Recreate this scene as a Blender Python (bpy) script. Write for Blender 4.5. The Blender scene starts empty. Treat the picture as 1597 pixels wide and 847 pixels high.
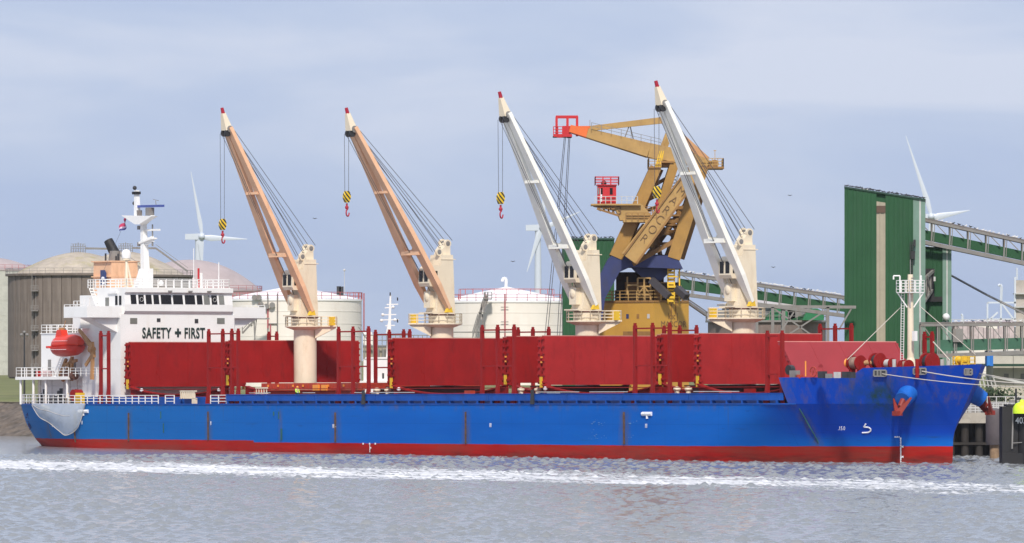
import bpy, bmesh, math, random
import numpy as np
from mathutils import Vector, Matrix, noise
random.seed(7)
R = math.radians
SC = bpy.context.scene
COL = SC.collection
# ------------------------------------------------------------------ camera
FP = 9305.0            # focal length in pixels of the 1597 px wide photograph
HC = 11.5              # eye height above the water
CX, HY = 798.5, 560.0  # principal column, horizon row
cam_data = bpy.data.cameras.new("camera")
cam = bpy.data.objects.new("camera", cam_data); COL.objects.link(cam)
cam_data.sensor_width = 36.0
cam_data.lens = 36.0 * FP / 1597.0
cam_data.shift_y = (HY - 423.5) / 1597.0
cam_data.clip_start = 5.0
cam_data.clip_end = 60000.0
cam.location = (0, 0, HC)
cam.rotation_euler = (R(90), 0, 0)
SC.camera = cam
# ------------------------------------------------------------------ light
SC.view_settings.view_transform = 'Standard'
SC.view_settings.look = 'None'
SC.view_settings.exposure = 0.0
SC.view_settings.gamma = 1.0
SC.render.film_transparent = False
SUN_EL, SUN_AZ = 46.0, 180.0     # azimuth clockwise from +Y: behind the camera, to the left
world = bpy.data.worlds.new("World"); SC.world = world; world.use_nodes = True
def build_world():
    nt = world.node_tree; nt.nodes.clear(); N = nt.nodes.new; Lk = nt.links.new
    out = N('ShaderNodeOutputWorld'); bg = N('ShaderNodeBackground'); bg.inputs['Strength'].default_value = 0.1
    sky = N('ShaderNodeTexSky'); sky.sky_type = 'NISHITA'; sky.sun_disc = False
    sky.sun_elevation = R(SUN_EL); sky.sun_rotation = R(SUN_AZ); sky.air_density = 1.0; sky.dust_density = 1.5; sky.ozone_density = 2.0
    tc = N('ShaderNodeTexCoord')
    mp = N('ShaderNodeMapping'); mp.inputs['Scale'].default_value = (9, 9, 34); mp.inputs['Rotation'].default_value = (0, R(2.5), 0)
    n1 = N('ShaderNodeTexNoise'); n1.inputs['Scale'].default_value = 1.0; n1.inputs['Detail'].default_value = 5; n1.inputs['Roughness'].default_value = 0.5
    n1.inputs['Distortion'].default_value = 0.6
    Lk(tc.outputs['Generated'], mp.inputs['Vector']); Lk(mp.outputs['Vector'], n1.inputs['Vector'])
    sx = N('ShaderNodeSeparateXYZ'); Lk(tc.outputs['Generated'], sx.inputs['Vector'])
    el = N('ShaderNodeMapRange'); el.inputs['From Min'].default_value = 0.0; el.inputs['From Max'].default_value = 0.07
    Lk(sx.outputs['Z'], el.inputs['Value'])
    ramp = N('ShaderNodeValToRGB')
    Lk(n1.outputs['Fac'], ramp.inputs['Fac'])
    e = ramp.color_ramp.elements
    e[0].position = 0.38; e[0].color = (4.75, 5.75, 8.1, 1)
    e[1].position = 0.64; e[1].color = (6.7, 7.3, 8.9, 1)
    m = e.new(0.5); m.color = (5.4, 6.3, 8.35, 1)
    grad = N('ShaderNodeMix'); grad.data_type = 'RGBA'
    grad.inputs[6].default_value = (0.97, 0.99, 1.0, 1); grad.inputs[7].default_value = (1.03, 1.02, 1.01, 1)
    Lk(el.outputs['Result'], grad.inputs['Factor'])
    mul = N('ShaderNodeMix'); mul.data_type = 'RGBA'; mul.blend_type = 'MULTIPLY'; mul.inputs['Factor'].default_value = 1
    Lk(ramp.outputs['Color'], mul.inputs[6]); Lk(grad.outputs[2], mul.inputs[7])
    mix = N('ShaderNodeMix'); mix.data_type = 'RGBA'; mix.inputs['Factor'].default_value = 0.93
    Lk(sky.outputs['Color'], mix.inputs[6]); Lk(mul.outputs[2], mix.inputs[7])
    Lk(mix.outputs[2], bg.inputs['Color']); Lk(bg.outputs['Background'], out.inputs['Surface'])
build_world()
sun_d = bpy.data.lights.new("sun", 'SUN'); sun = bpy.data.objects.new("sun", sun_d); COL.objects.link(sun)
sun_d.energy = 4.1; sun_d.angle = R(6); sun_d.color = (1.0, 0.93, 0.83)
sdir = Vector((math.sin(R(SUN_AZ)) * math.cos(R(SUN_EL)), math.cos(R(SUN_AZ)) * math.cos(R(SUN_EL)), math.sin(R(SUN_EL))))
sun.rotation_euler = sdir.to_track_quat('Z', 'Y').to_euler()
sun.location = sdir * 300
# ------------------------------------------------------------------ frames of reference
TH = R(52.5); ST, CT = math.sin(TH), math.cos(TH)
BH = 13.8; TAU = 0.0063
OX, OY = BH * ST, 700 + BH * CT
def at(px, py, Y):
    """point at depth Y seen at photo pixel (px, py)"""
    return Vector(((px - CX) * Y / FP, Y, HC - (py - HY) * Y / FP))
def S(u, v, w):            # ship frame: u forward, v starboard, w up
    return Vector((u, -v, w))
def su(px, py, v):         # on the ship's vertical plane v
    k = (px - CX) / FP
    u = (k * (OY - v * CT) - OX + v * ST) / (CT + k * ST)
    Y = OY - u * ST - v * CT
    return u, v, HC - (py - HY) * Y / FP - u * TAU
def sv(px, py, u):         # on the ship's station u
    k = (px - CX) / FP
    v = (OX + u * CT - k * (OY - u * ST)) / (ST - k * CT)
    Y = OY - u * ST - v * CT
    return u, v, HC - (py - HY) * Y / FP - u * TAU
def ship_world(u, v, w):
    return Vector((OX + u * CT - v * ST, OY - u * ST - v * CT, w + u * TAU))
# ------------------------------------------------------------------ materials
MATS = {}
def mat(name, col, rough=0.6, metal=0.0, var=0.12, vscale=0.6, dirt=None, dirt_amt=0.0, dirt_scale=(0.8, 0.8, 0.25), bump=0.0, bscale=8.0, spec=0.5):
    if name in MATS: return MATS[name]
    m = bpy.data.materials.new(name); m.use_nodes = True; nt = m.node_tree; N = nt.nodes.new; Lk = nt.links.new
    b = nt.nodes['Principled BSDF']; b.inputs['Roughness'].default_value = rough; b.inputs['Metallic'].default_value = metal
    b.inputs['Specular IOR Level'].default_value = spec
    tc = N('ShaderNodeTexCoord')
    n = N('ShaderNodeTexNoise'); n.inputs['Scale'].default_value = vscale; n.inputs['Detail'].default_value = 6; n.inputs['Roughness'].default_value = 0.65
    Lk(tc.outputs['Object'], n.inputs['Vector'])
    mx = N('ShaderNodeMix'); mx.data_type = 'RGBA'
    c = Vector(col[:3])
    mx.inputs[6].default_value = (*[max(0, x * (1 - var)) for x in c], 1); mx.inputs[7].default_value = (*[min(1, x * (1 + var)) for x in c], 1)
    mr = N('ShaderNodeMapRange'); mr.inputs['From Min'].default_value = 0.3; mr.inputs['From Max'].default_value = 0.7
    Lk(n.outputs['Fac'], mr.inputs['Value']); Lk(mr.outputs['Result'], mx.inputs['Factor'])
    last = mx.outputs[2]
    if dirt:
        mp = N('ShaderNodeMapping'); mp.inputs['Scale'].default_value = dirt_scale; Lk(tc.outputs['Object'], mp.inputs['Vector'])
        n2 = N('ShaderNodeTexNoise'); n2.inputs['Scale'].default_value = 1; n2.inputs['Detail'].default_value = 8; n2.inputs['Roughness'].default_value = 0.7
        Lk(mp.outputs['Vector'], n2.inputs['Vector'])
        r2 = N('ShaderNodeMapRange'); r2.inputs['From Min'].default_value = 0.52; r2.inputs['From Max'].default_value = 0.72; r2.inputs['To Max'].default_value = dirt_amt
        Lk(n2.outputs['Fac'], r2.inputs['Value'])
        m2 = N('ShaderNodeMix'); m2.data_type = 'RGBA'; m2.inputs[7].default_value = (*dirt, 1)
        Lk(r2.outputs['Result'], m2.inputs['Factor']); Lk(last, m2.inputs[6]); last = m2.outputs[2]
    Lk(last, b.inputs['Base Color'])
    if bump > 0:
        n3 = N('ShaderNodeTexNoise'); n3.inputs['Scale'].default_value = bscale; n3.inputs['Detail'].default_value = 4
        Lk(tc.outputs['Object'], n3.inputs['Vector'])
        bp = N('ShaderNodeBump'); bp.inputs['Strength'].default_value = bump; bp.inputs['Distance'].default_value = 0.05
        Lk(n3.outputs['Fac'], bp.inputs['Height']); Lk(bp.outputs['Normal'], b.inputs['Normal'])
    MATS[name] = m
    return m
RUST = (0.16, 0.06, 0.025)
M_CREAM = mat('cream_paint', (0.76, 0.66, 0.50), 0.45, dirt=(0.45, 0.28, 0.13), dirt_amt=0.35, var=0.05)
M_SALMON = mat('salmon_paint', (0.80, 0.48, 0.29), 0.5, dirt=(0.45, 0.2, 0.1), dirt_amt=0.4, var=0.06)
M_WBOOM = mat('boom_white_paint', (0.90, 0.88, 0.80), 0.45, dirt=(0.55, 0.45, 0.3), dirt_amt=0.25, var=0.04)
M_WHITE = mat('white_ship_paint', (0.82, 0.81, 0.79), 0.4, dirt=(0.6, 0.48, 0.34), dirt_amt=0.25, dirt_scale=(0.5, 0.5, 0.12), var=0.03)
M_RED = mat('hatch_red_paint', (0.29, 0.011, 0.011), 0.7, spec=0.12, dirt=(0.15, 0.012, 0.012), dirt_amt=0.7, dirt_scale=(.7, .7, .25), var=0.16, vscale=0.3, bump=.5, bscale=.5)
M_RED2 = mat('faded_hatch_red', (0.36, 0.022, 0.023), 0.7, spec=0.12, dirt=(0.19, 0.014, 0.016), dirt_amt=0.6, dirt_scale=(.7, .7, .25), var=0.14, vscale=0.3, bump=.5, bscale=.5)
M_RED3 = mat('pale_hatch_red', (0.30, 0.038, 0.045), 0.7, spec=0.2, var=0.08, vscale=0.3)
M_ORED = mat('orange_red_primer', (0.42, 0.045, 0.02), 0.55, dirt=(0.16, 0.02, 0.015), dirt_amt=0.7, dirt_scale=(0.6, 0.6, 1.2), var=0.2)
M_PRED = mat('stanchion_red_paint', (0.26, 0.012, 0.012), 0.6, spec=0.15, dirt=(0.14, 0.03, 0.02), dirt_amt=0.5, var=0.12)
M_BLUE = mat('bulwark_blue_paint', (0.006, 0.07, 0.34), 0.5, spec=0.25, dirt=(0.02, 0.05, 0.13), dirt_amt=0.5, var=0.15)
M_DBLUE = mat('deep_blue_paint', (0.02, 0.04, 0.16), 0.5, var=0.15)
M_DARK = mat('dark_steel', (0.03, 0.03, 0.033), 0.5, var=0.3)
M_BLACK = mat('black_rubber', (0.012, 0.011, 0.012), 0.65, var=0.3)
M_GREY = mat('grey_steel', (0.22, 0.21, 0.2), 0.55, dirt=RUST, dirt_amt=0.4)
M_LGREY = mat('pale_grey_steel', (0.5, 0.5, 0.49), 0.5, dirt=(0.3, 0.22, 0.15), dirt_amt=0.4)
M_WIRE = mat('wire_rope', (0.06, 0.06, 0.075), 0.5, var=0.1)
M_YEL = mat('yellow_paint', (0.75, 0.48, 0.03), 0.5, dirt=RUST, dirt_amt=0.3)
M_HYEL = mat('house_yellow_paint', (0.50, 0.28, 0.045), 0.5, dirt=(0.42, 0.20, 0.05), dirt_amt=0.5, dirt_scale=(0.3, 0.3, 0.1), var=0.06)
M_LEG = mat('leg_shaded_ochre', (0.36, 0.20, 0.045), 0.5, dirt=(0.16, 0.08, 0.03), dirt_amt=0.6, dirt_scale=(0.5, 0.5, 0.2), var=0.12)  # darker ochre, with the legs' shade put into the colour
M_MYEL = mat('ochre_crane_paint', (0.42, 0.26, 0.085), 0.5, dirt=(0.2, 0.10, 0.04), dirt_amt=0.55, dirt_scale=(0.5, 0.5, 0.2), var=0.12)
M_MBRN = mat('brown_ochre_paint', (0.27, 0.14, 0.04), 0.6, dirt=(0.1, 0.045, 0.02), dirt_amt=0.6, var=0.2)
M_MBLUE = mat('slewing_frame_blue', (0.025, 0.036, 0.125), 0.5, dirt=(0.04, 0.04, 0.06), dirt_amt=0.5, var=0.15)
M_MRED = mat('signal_red_paint', (0.52, 0.02, 0.025), 0.45, var=0.1)
M_MORG = mat('orange_warning_paint', (0.72, 0.15, 0.03), 0.5, var=0.1)
M_GLASS = mat('dark_window_glass', (0.012, 0.010, 0.010), 0.12, var=0.2, spec=0.3)
M_GLASSG = mat('curtained_window_glass', (0.19, 0.19, 0.17), 0.15, var=0.2)
M_LETTER = mat('lettering_dark_green', (0.012, 0.03, 0.026), 0.6, var=0.1)
M_MLET = mat('lettering_dark_brown', (0.17, 0.095, 0.04), 0.6, var=0.2)
M_MARK = mat('white_marking_paint', (0.8, 0.8, 0.82), 0.5, dirt=(0.3, 0.35, 0.5), dirt_amt=0.4)
M_GRN = mat('green_cladding', (0.024, 0.088, 0.038), 0.6, spec=0.2, dirt=(0.045, 0.09, 0.055), dirt_amt=0.5, dirt_scale=(0.25, 0.25, 0.05), var=0.12, vscale=0.2)
M_PGRN = mat('pale_green_cladding', (0.16, 0.26, 0.21), 0.5, var=0.1)
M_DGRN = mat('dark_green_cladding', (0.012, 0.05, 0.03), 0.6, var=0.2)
M_BEIGE = mat('beige_cladding', (0.36, 0.32, 0.24), 0.5, var=0.1)
M_TANK = mat('white_tank_paint', (0.80, 0.75, 0.68), 0.55, dirt=(0.6, 0.5, 0.4), dirt_amt=0.35, dirt_scale=(0.15, 0.15, 0.03), var=0.05, vscale=0.1)
M_ROOF = mat('white_tank_roof', (0.84, 0.83, 0.82), 0.5, var=0.06)
M_CONC = mat('weathered_tank_concrete', (0.155, 0.125, 0.105), 0.85, dirt=(0.28, 0.24, 0.21), dirt_amt=0.6, dirt_scale=(0.5, 0.5, 0.03), var=0.2, vscale=0.25)
M_DOME = mat('lichened_dome', (0.40, 0.345, 0.28), 0.85, dirt=(0.30, 0.27, 0.07), dirt_amt=0.8, dirt_scale=(0.12, 0.12, 0.12), var=0.25, vscale=0.3)
M_PINK = mat('pinkish_tank_paint', (0.40, 0.33, 0.32), 0.6, var=0.12, vscale=0.2)
M_TURB = mat('turbine_hazed_white', (0.56, 0.61, 0.68), 0.4, var=0.02)  # white greyed towards blue, distance haze put into the colour
M_RRAIL = mat('red_oxide_rail', (0.42, 0.12, 0.13), 0.6)
M_BOAT = mat('lifeboat_orange_red', (0.68, 0.045, 0.02), 0.35, var=0.1)
M_BRN = mat('rusty_brown_paint', (0.42, 0.22, 0.09), 0.6, dirt=(0.12, 0.05, 0.02), dirt_amt=0.6, var=0.25)
M_WOOD = mat('timber', (0.26, 0.17, 0.1), 0.8, var=0.3, vscale=2)
M_ROPE = mat('mooring_rope', (0.55, 0.50, 0.44), 0.8, var=0.1)
M_QUAY = mat('quay_concrete', (0.40, 0.36, 0.30), 0.85, dirt=(0.15, 0.13, 0.1), dirt_amt=0.7, dirt_scale=(0.5, 0.5, 0.8), var=0.15)
M_PILE = mat('dark_piles', (0.025, 0.02, 0.016), 0.8, var=0.4)  # one near-black colour for piles, waler and wall beneath the jetty deck
M_LIME = mat('lime_yellow_plastic', (0.62, 0.85, 0.03), 0.5, var=0.05)
M_SKIN = mat('skin', (0.55, 0.33, 0.24), 0.6, var=0.05)
M_HIVIS = mat('lime_hi_vis_fabric', (0.55, 0.85, 0.12), 0.8, var=0.08)
M_CLOTH = mat('dark_green_trousers', (0.02, 0.07, 0.05), 0.9)
M_ORANGE = mat('orange_plastic', (0.85, 0.32, 0.05), 0.45, var=0.08)
M_LEAF = mat('dark_leaves', (0.035, 0.06, 0.02), 0.8, var=0.4, vscale=3)
# ------------------------------------------------------------------ mesh builder
def vz(): return Vector((0, 0, 1))
class MB:
    def __init__(s): s.v = []; s.f = []; s.m = []; s.p = []
    def add(s, vs, fs, mi=0):
        o = len(s.v); s.p.append((o, len(s.f))); s.v += [tuple(x) for x in vs]
        for f in fs: s.f.append(tuple(i + o for i in f)); s.m.append(mi)
        return s
    def box(s, a, b, mi=0):
        x0, y0, z0 = [min(a[i], b[i]) for i in range(3)]; x1, y1, z1 = [max(a[i], b[i]) for i in range(3)]
        return s.add([(x0,y0,z0),(x1,y0,z0),(x1,y1,z0),(x0,y1,z0),(x0,y0,z1),(x1,y0,z1),(x1,y1,z1),(x0,y1,z1)],
              [(3,2,1,0),(4,5,6,7),(0,1,5,4),(1,2,6,5),(2,3,7,6),(3,0,4,7)], mi)
    def beam(s, p, q, w, h, w2=None, h2=None, up=None, mi=0):
        p, q = Vector(p), Vector(q); d = (q - p).normalized(); up = Vector(up) if up else vz()
        if abs(d.dot(up)) > 0.98: up = Vector((1, 0, 0)) if abs(d.x) < 0.9 else Vector((0, 1, 0))
        r = d.cross(up).normalized(); t = r.cross(d).normalized(); w2 = w if w2 is None else w2; h2 = h if h2 is None else h2
        vs = [p - r*w/2 - t*h/2, p + r*w/2 - t*h/2, p + r*w/2 + t*h/2, p - r*w/2 + t*h/2,
              q - r*w2/2 - t*h2/2, q + r*w2/2 - t*h2/2, q + r*w2/2 + t*h2/2, q - r*w2/2 + t*h2/2]
        return s.add(vs, [(3,2,1,0),(4,5,6,7),(0,1,5,4),(1,2,6,5),(2,3,7,6),(3,0,4,7)], mi)
    def tube(s, p, q, r, r2=None, n=8, mi=0, caps=True):
        p, q = Vector(p), Vector(q); d = (q - p).normalized(); up = vz() if abs(d.z) < 0.98 else Vector((1, 0, 0))
        a = d.cross(up).normalized(); b = a.cross(d).normalized(); r2 = r if r2 is None else r2
        vs = []
        for P, rr in ((p, r), (q, r2)):
            for i in range(n):
                t = 2*math.pi*i/n; vs.append(P + a*rr*math.cos(t) + b*rr*math.sin(t))
        fs = [(i, (i+1) % n, n+(i+1) % n, n+i) for i in range(n)]
        if caps: fs += [tuple(range(n-1, -1, -1)), tuple(range(n, 2*n))]
        return s.add(vs, fs, mi)
    def path(s, pts, r, n=5, mi=0):
        for a, b in zip(pts[:-1], pts[1:]): s.tube(a, b, r, n=n, mi=mi)
        return s
    def prism(s, pts, off, mi=0):
        pts = [Vector(p) for p in pts]; off = Vector(off); n = len(pts)
        vs = pts + [p + off for p in pts]
        return s.add(vs, [tuple(range(n-1, -1, -1)), tuple(range(n, 2*n))] + [(i, (i+1) % n, n+(i+1) % n, n+i) for i in range(n)], mi)
    def lathe(s, c, prof, n=24, mi=0, caps=True, a0=0.0, a1=2*math.pi):
        c = Vector(c); full = abs(a1 - a0 - 2*math.pi) < 1e-6; k = n if full else n + 1; vs = []
        for r, z in prof:
            for i in range(k):
                t = a0 + (a1-a0)*i/n; vs.append(c + Vector((r*math.cos(t), r*math.sin(t), z)))
        fs = []
        for j in range(len(prof)-1):
            for i in range(n): fs.append((j*k+i, j*k+(i+1) % k, (j+1)*k+(i+1) % k, (j+1)*k+i))
        if caps and full: fs += [tuple(range(k-1, -1, -1)), tuple(range((len(prof)-1)*k, len(prof)*k))]
        return s.add(vs, fs, mi)
    def ball(s, c, rx, ry=None, rz=None, n=12, m=8, mi=0):
        ry = ry or rx; rz = rz or rx; c = Vector(c); vs = [c + Vector((0, 0, -rz))]
        for j in range(1, m):
            p = -math.pi/2 + math.pi*j/m
            for i in range(n):
                t = 2*math.pi*i/n; vs.append(c + Vector((rx*math.cos(p)*math.cos(t), ry*math.cos(p)*math.sin(t), rz*math.sin(p))))
        vs.append(c + Vector((0, 0, rz))); fs = [(0, 1+(i+1) % n, 1+i) for i in range(n)]
        for j in range(m-2):
            for i in range(n): fs.append((1+j*n+i, 1+j*n+(i+1) % n, 1+(j+1)*n+(i+1) % n, 1+(j+1)*n+i))
        L = len(vs)-1; fs += [(L, 1+(m-2)*n+i, 1+(m-2)*n+(i+1) % n) for i in range(n)]
        return s.add(vs, fs, mi)
    def quad(s, a, b, c, d, mi=0): return s.add([a, b, c, d], [(0, 1, 2, 3)], mi)
    def rail(s, pts, h=1.0, n=3, sp=1.5, r=0.035, up=None):
        pts = [Vector(p) for p in pts]; up = Vector(up) if up else vz()
        for a, b in zip(pts[:-1], pts[1:]):
            L = (b-a).length; k = max(1, round(L/sp))
            for i in range(k+1):
                p = a.lerp(b, i/k); s.beam(p, p+up*h, 2*r, 2*r)
            for j in range(n):
                o = up*h*(j+1)/n; s.beam(a+o, b+o, 1.6*r, 1.6*r)
        return s
    def clusters(s):
        """groups of primitives that touch each other"""
        n = len(s.p)
        if n < 2 or n > 700: return None
        P = s.p+[(len(s.v), len(s.f))]; V = np.array([tuple(x) for x in s.v])
        lo = np.array([V[P[i][0]:P[i+1][0]].min(0) for i in range(n)])-.04; hi = np.array([V[P[i][0]:P[i+1][0]].max(0) for i in range(n)])+.04
        lab = -np.ones(n, int); k = 0
        for i in range(n):
            if lab[i] >= 0: continue
            st = [i]; lab[i] = k
            while st:
                j = st.pop(); t = np.where((lab < 0) & np.all(lo <= hi[j], 1) & np.all(hi >= lo[j], 1))[0]
                lab[t] = k; st += list(t)
            k += 1
        return lab if 1 < k <= 300 else None
    def build(s, name, mats, parent=None, smooth=False, fix=True, angle=35, **props):
        lab = s.clusters() if parent is not None else None
        if lab is None: return s._build(name, mats, parent, smooth, fix, angle, **props)
        P = s.p+[(len(s.v), len(s.f))]; out = []
        for k in range(lab.max()+1):
            q = MB()
            for i in np.where(lab == k)[0]:
                a, b = P[i], P[i+1]
                q.add(s.v[a[0]:b[0]], [tuple(x-a[0] for x in f) for f in s.f[a[1]:b[1]]]); q.m[-(b[1]-a[1]):] = s.m[a[1]:b[1]]
            out.append((len(q.v), q))
        out.sort(key=lambda t: -t[0])
        return [q._build(name, mats, parent, smooth, fix, angle, **props) for _, q in out][0]
    def _build(s, name, mats, parent=None, smooth=False, fix=True, angle=35, **props):
        me = bpy.data.meshes.new(name); me.from_pydata(s.v, [], s.f); me.update()
        mats = mats if isinstance(mats, (list, tuple)) else [mats]
        for m in mats: me.materials.append(m)
        if len(mats) > 1: me.polygons.foreach_set('material_index', s.m)
        if fix:
            bm = bmesh.new(); bm.from_mesh(me); bmesh.ops.recalc_face_normals(bm, faces=bm.faces); bm.to_mesh(me); bm.free()
        if smooth:
            me.polygons.foreach_set('use_smooth', [True]*len(me.polygons)); me.set_sharp_from_angle(angle=R(angle))
        o = bpy.data.objects.new(name, me); COL.objects.link(o)
        if parent is not None: o.parent = parent
        for k, v in props.items(): o[k] = v
        return o
def empty(name, loc=(0, 0, 0), rz=0.0, parent=None):
    o = bpy.data.objects.new(name, None); o.empty_display_size = 0.5; COL.objects.link(o)
    o.location = loc; o.rotation_euler = (0, 0, rz)
    if parent is not None: o.parent = parent
    return o
def tag(o, label=None, cat=None, group=None, kind=None):
    if label: o['label'] = label
    if cat: o['category'] = cat
    if group: o['group'] = group
    if kind: o['kind'] = kind
    return o
def text(name, body, size, loc, xdir, updir, material, parent=None, thick=0.01, sx=1.0, bold=0.0, align='LEFT', track=1.0):
    cu = bpy.data.curves.new(name, 'FONT'); cu.body = body; cu.size = size; cu.extrude = thick; cu.offset = bold
    cu.align_x = align; cu.space_character = track; cu.resolution_u = 3
    t = bpy.data.objects.new(name, cu); COL.objects.link(t)
    bpy.context.view_layer.update()
    dg = bpy.context.evaluated_depsgraph_get(); me = bpy.data.meshes.new_from_object(t.evaluated_get(dg))
    bpy.data.objects.remove(t); bpy.data.curves.remove(cu)
    x = Vector(xdir).normalized(); y = Vector(updir).normalized(); y = (y - x*y.dot(x)).normalized(); z = x.cross(y)
    Mx = Matrix(((x.x*sx, y.x, z.x, loc[0]), (x.y*sx, y.y, z.y, loc[1]), (x.z*sx, y.z, z.z, loc[2]), (0, 0, 0, 1)))
    me.transform(Mx); me.materials.clear(); me.materials.append(material); me.name = name
    o = bpy.data.objects.new(name, me); COL.objects.link(o)
    if parent is not None: o.parent = parent
    return o
# ================================================================== WATER
WAKE_A = Vector((-56, 652, 0)); WAKE_B = Vector((45, 529, 0))
def water_material():
    m = bpy.data.materials.new('harbour_water'); m.use_nodes = True; nt = m.node_tree; N = nt.nodes.new; Lk = nt.links.new
    b = nt.nodes['Principled BSDF']
    b.inputs['IOR'].default_value = 1.34; b.inputs['Roughness'].default_value = 0.13
    tc = N('ShaderNodeTexCoord')
    # colour: grey-green silt with darker flecks
    mp = N('ShaderNodeMapping'); mp.inputs['Scale'].default_value = (0.35, 0.16, 1); Lk(tc.outputs['Object'], mp.inputs['Vector'])
    n1 = N('ShaderNodeTexNoise'); n1.inputs['Scale'].default_value = 1; n1.inputs['Detail'].default_value = 6; Lk(mp.outputs['Vector'], n1.inputs['Vector'])
    base = N('ShaderNodeMix'); base.data_type = 'RGBA'; base.inputs[6].default_value = (0.225, 0.24, 0.25, 1); base.inputs[7].default_value = (0.30, 0.31, 0.32, 1)
    Lk(n1.outputs['Fac'], base.inputs['Factor'])
    # foam: streaks drawn out along the wake
    d = (WAKE_B - WAKE_A).normalized(); ang = math.atan2(d.y, d.x)
    mw = N('ShaderNodeMapping'); mw.vector_type = 'TEXTURE'; mw.inputs['Location'].default_value = WAKE_A; mw.inputs['Rotation'].default_value = (0, 0, ang)
    Lk(tc.outputs['Object'], mw.inputs['Vector'])
    sx = N('ShaderNodeSeparateXYZ'); Lk(mw.outputs['Vector'], sx.inputs['Vector'])
    wob = N('ShaderNodeTexNoise'); wob.inputs['Scale'].default_value = 0.035; wob.inputs['Detail'].default_value = 2; Lk(mw.outputs['Vector'], wob.inputs['Vector'])
    wm = N('ShaderNodeMath'); wm.operation = 'MULTIPLY_ADD'; wm.inputs[1].default_value = 12; Lk(wob.outputs['Fac'], wm.inputs[0])
    sh = N('ShaderNodeMath'); sh.operation = 'SUBTRACT'; sh.inputs[1].default_value = 6.0; Lk(sx.outputs['Y'], sh.inputs[0]); Lk(sh.outputs[0], wm.inputs[2])
    ab = N('ShaderNodeMath'); ab.operation = 'ABSOLUTE'; Lk(wm.outputs[0], ab.inputs[0])
    env = N('ShaderNodeMapRange'); env.inputs['From Min'].default_value = 31; env.inputs['From Max'].default_value = 10; env.inputs['To Min'].default_value = 0; env.inputs['To Max'].default_value = 1
    Lk(ab.outputs[0], env.inputs['Value'])
    ms = N('ShaderNodeMapping'); ms.inputs['Scale'].default_value = (0.045, 0.40, 1); Lk(mw.outputs['Vector'], ms.inputs['Vector'])
    ns = N('ShaderNodeTexNoise'); ns.inputs['Scale'].default_value = 1; ns.inputs['Detail'].default_value = 7; ns.inputs['Roughness'].default_value = 0.72; ns.inputs['Distortion'].default_value = 0.4
    Lk(ms.outputs['Vector'], ns.inputs['Vector'])
    # fade with distance along the wake
    fl = N('ShaderNodeMapRange'); fl.inputs['From Min'].default_value = 30; fl.inputs['From Max'].default_value = 160; fl.inputs['To Min'].default_value = 0.03; fl.inputs['To Max'].default_value = 0.09
    Lk(sx.outputs['X'], fl.inputs['Value'])
    a1 = N('ShaderNodeMath'); a1.operation = 'MULTIPLY_ADD'; a1.inputs[1].default_value = 0.30; Lk(env.outputs[0], a1.inputs[0]); Lk(ns.outputs['Fac'], a1.inputs[2])
    a2 = N('ShaderNodeMath'); a2.operation = 'SUBTRACT'; Lk(a1.outputs[0], a2.inputs[0]); Lk(fl.outputs[0], a2.inputs[1])
    th = N('ShaderNodeMapRange'); th.inputs['From Min'].default_value = 0.645; th.inputs['From Max'].default_value = 0.84; Lk(a2.outputs[0], th.inputs['Value'])
    foam = N('ShaderNodeMix'); foam.data_type = 'RGBA'; foam.inputs[7].default_value = (0.80, 0.80, 0.82, 1)
    Lk(th.outputs[0], foam.inputs['Factor']); Lk(base.outputs[2], foam.inputs[6]); Lk(foam.outputs[2], b.inputs['Base Color'])
    rr = N('ShaderNodeMapRange'); rr.inputs['To Min'].default_value = 0.13; rr.inputs['To Max'].default_value = 0.85; Lk(th.outputs[0], rr.inputs['Value']); Lk(rr.outputs[0], b.inputs['Roughness'])
    # ripples
    mb = N('ShaderNodeMapping'); mb.inputs['Scale'].default_value = (1.6, 1.1, 1); mb.inputs['Rotation'].default_value = (0, 0, 0.3); Lk(tc.outputs['Object'], mb.inputs['Vector'])
    nb = N('ShaderNodeTexNoise'); nb.inputs['Scale'].default_value = 1.0; nb.inputs['Detail'].default_value = 5; nb.inputs['Roughness'].default_value = 0.6; Lk(mb.outputs['Vector'], nb.inputs['Vector'])
    bp = N('ShaderNodeBump'); bp.inputs['Strength'].default_value = 0.06; bp.inputs['Distance'].default_value = 0.25; Lk(nb.outputs['Fac'], bp.inputs['Height']); Lk(bp.outputs['Normal'], b.inputs['Normal'])
    return m
M_WATER = water_material()
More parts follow.
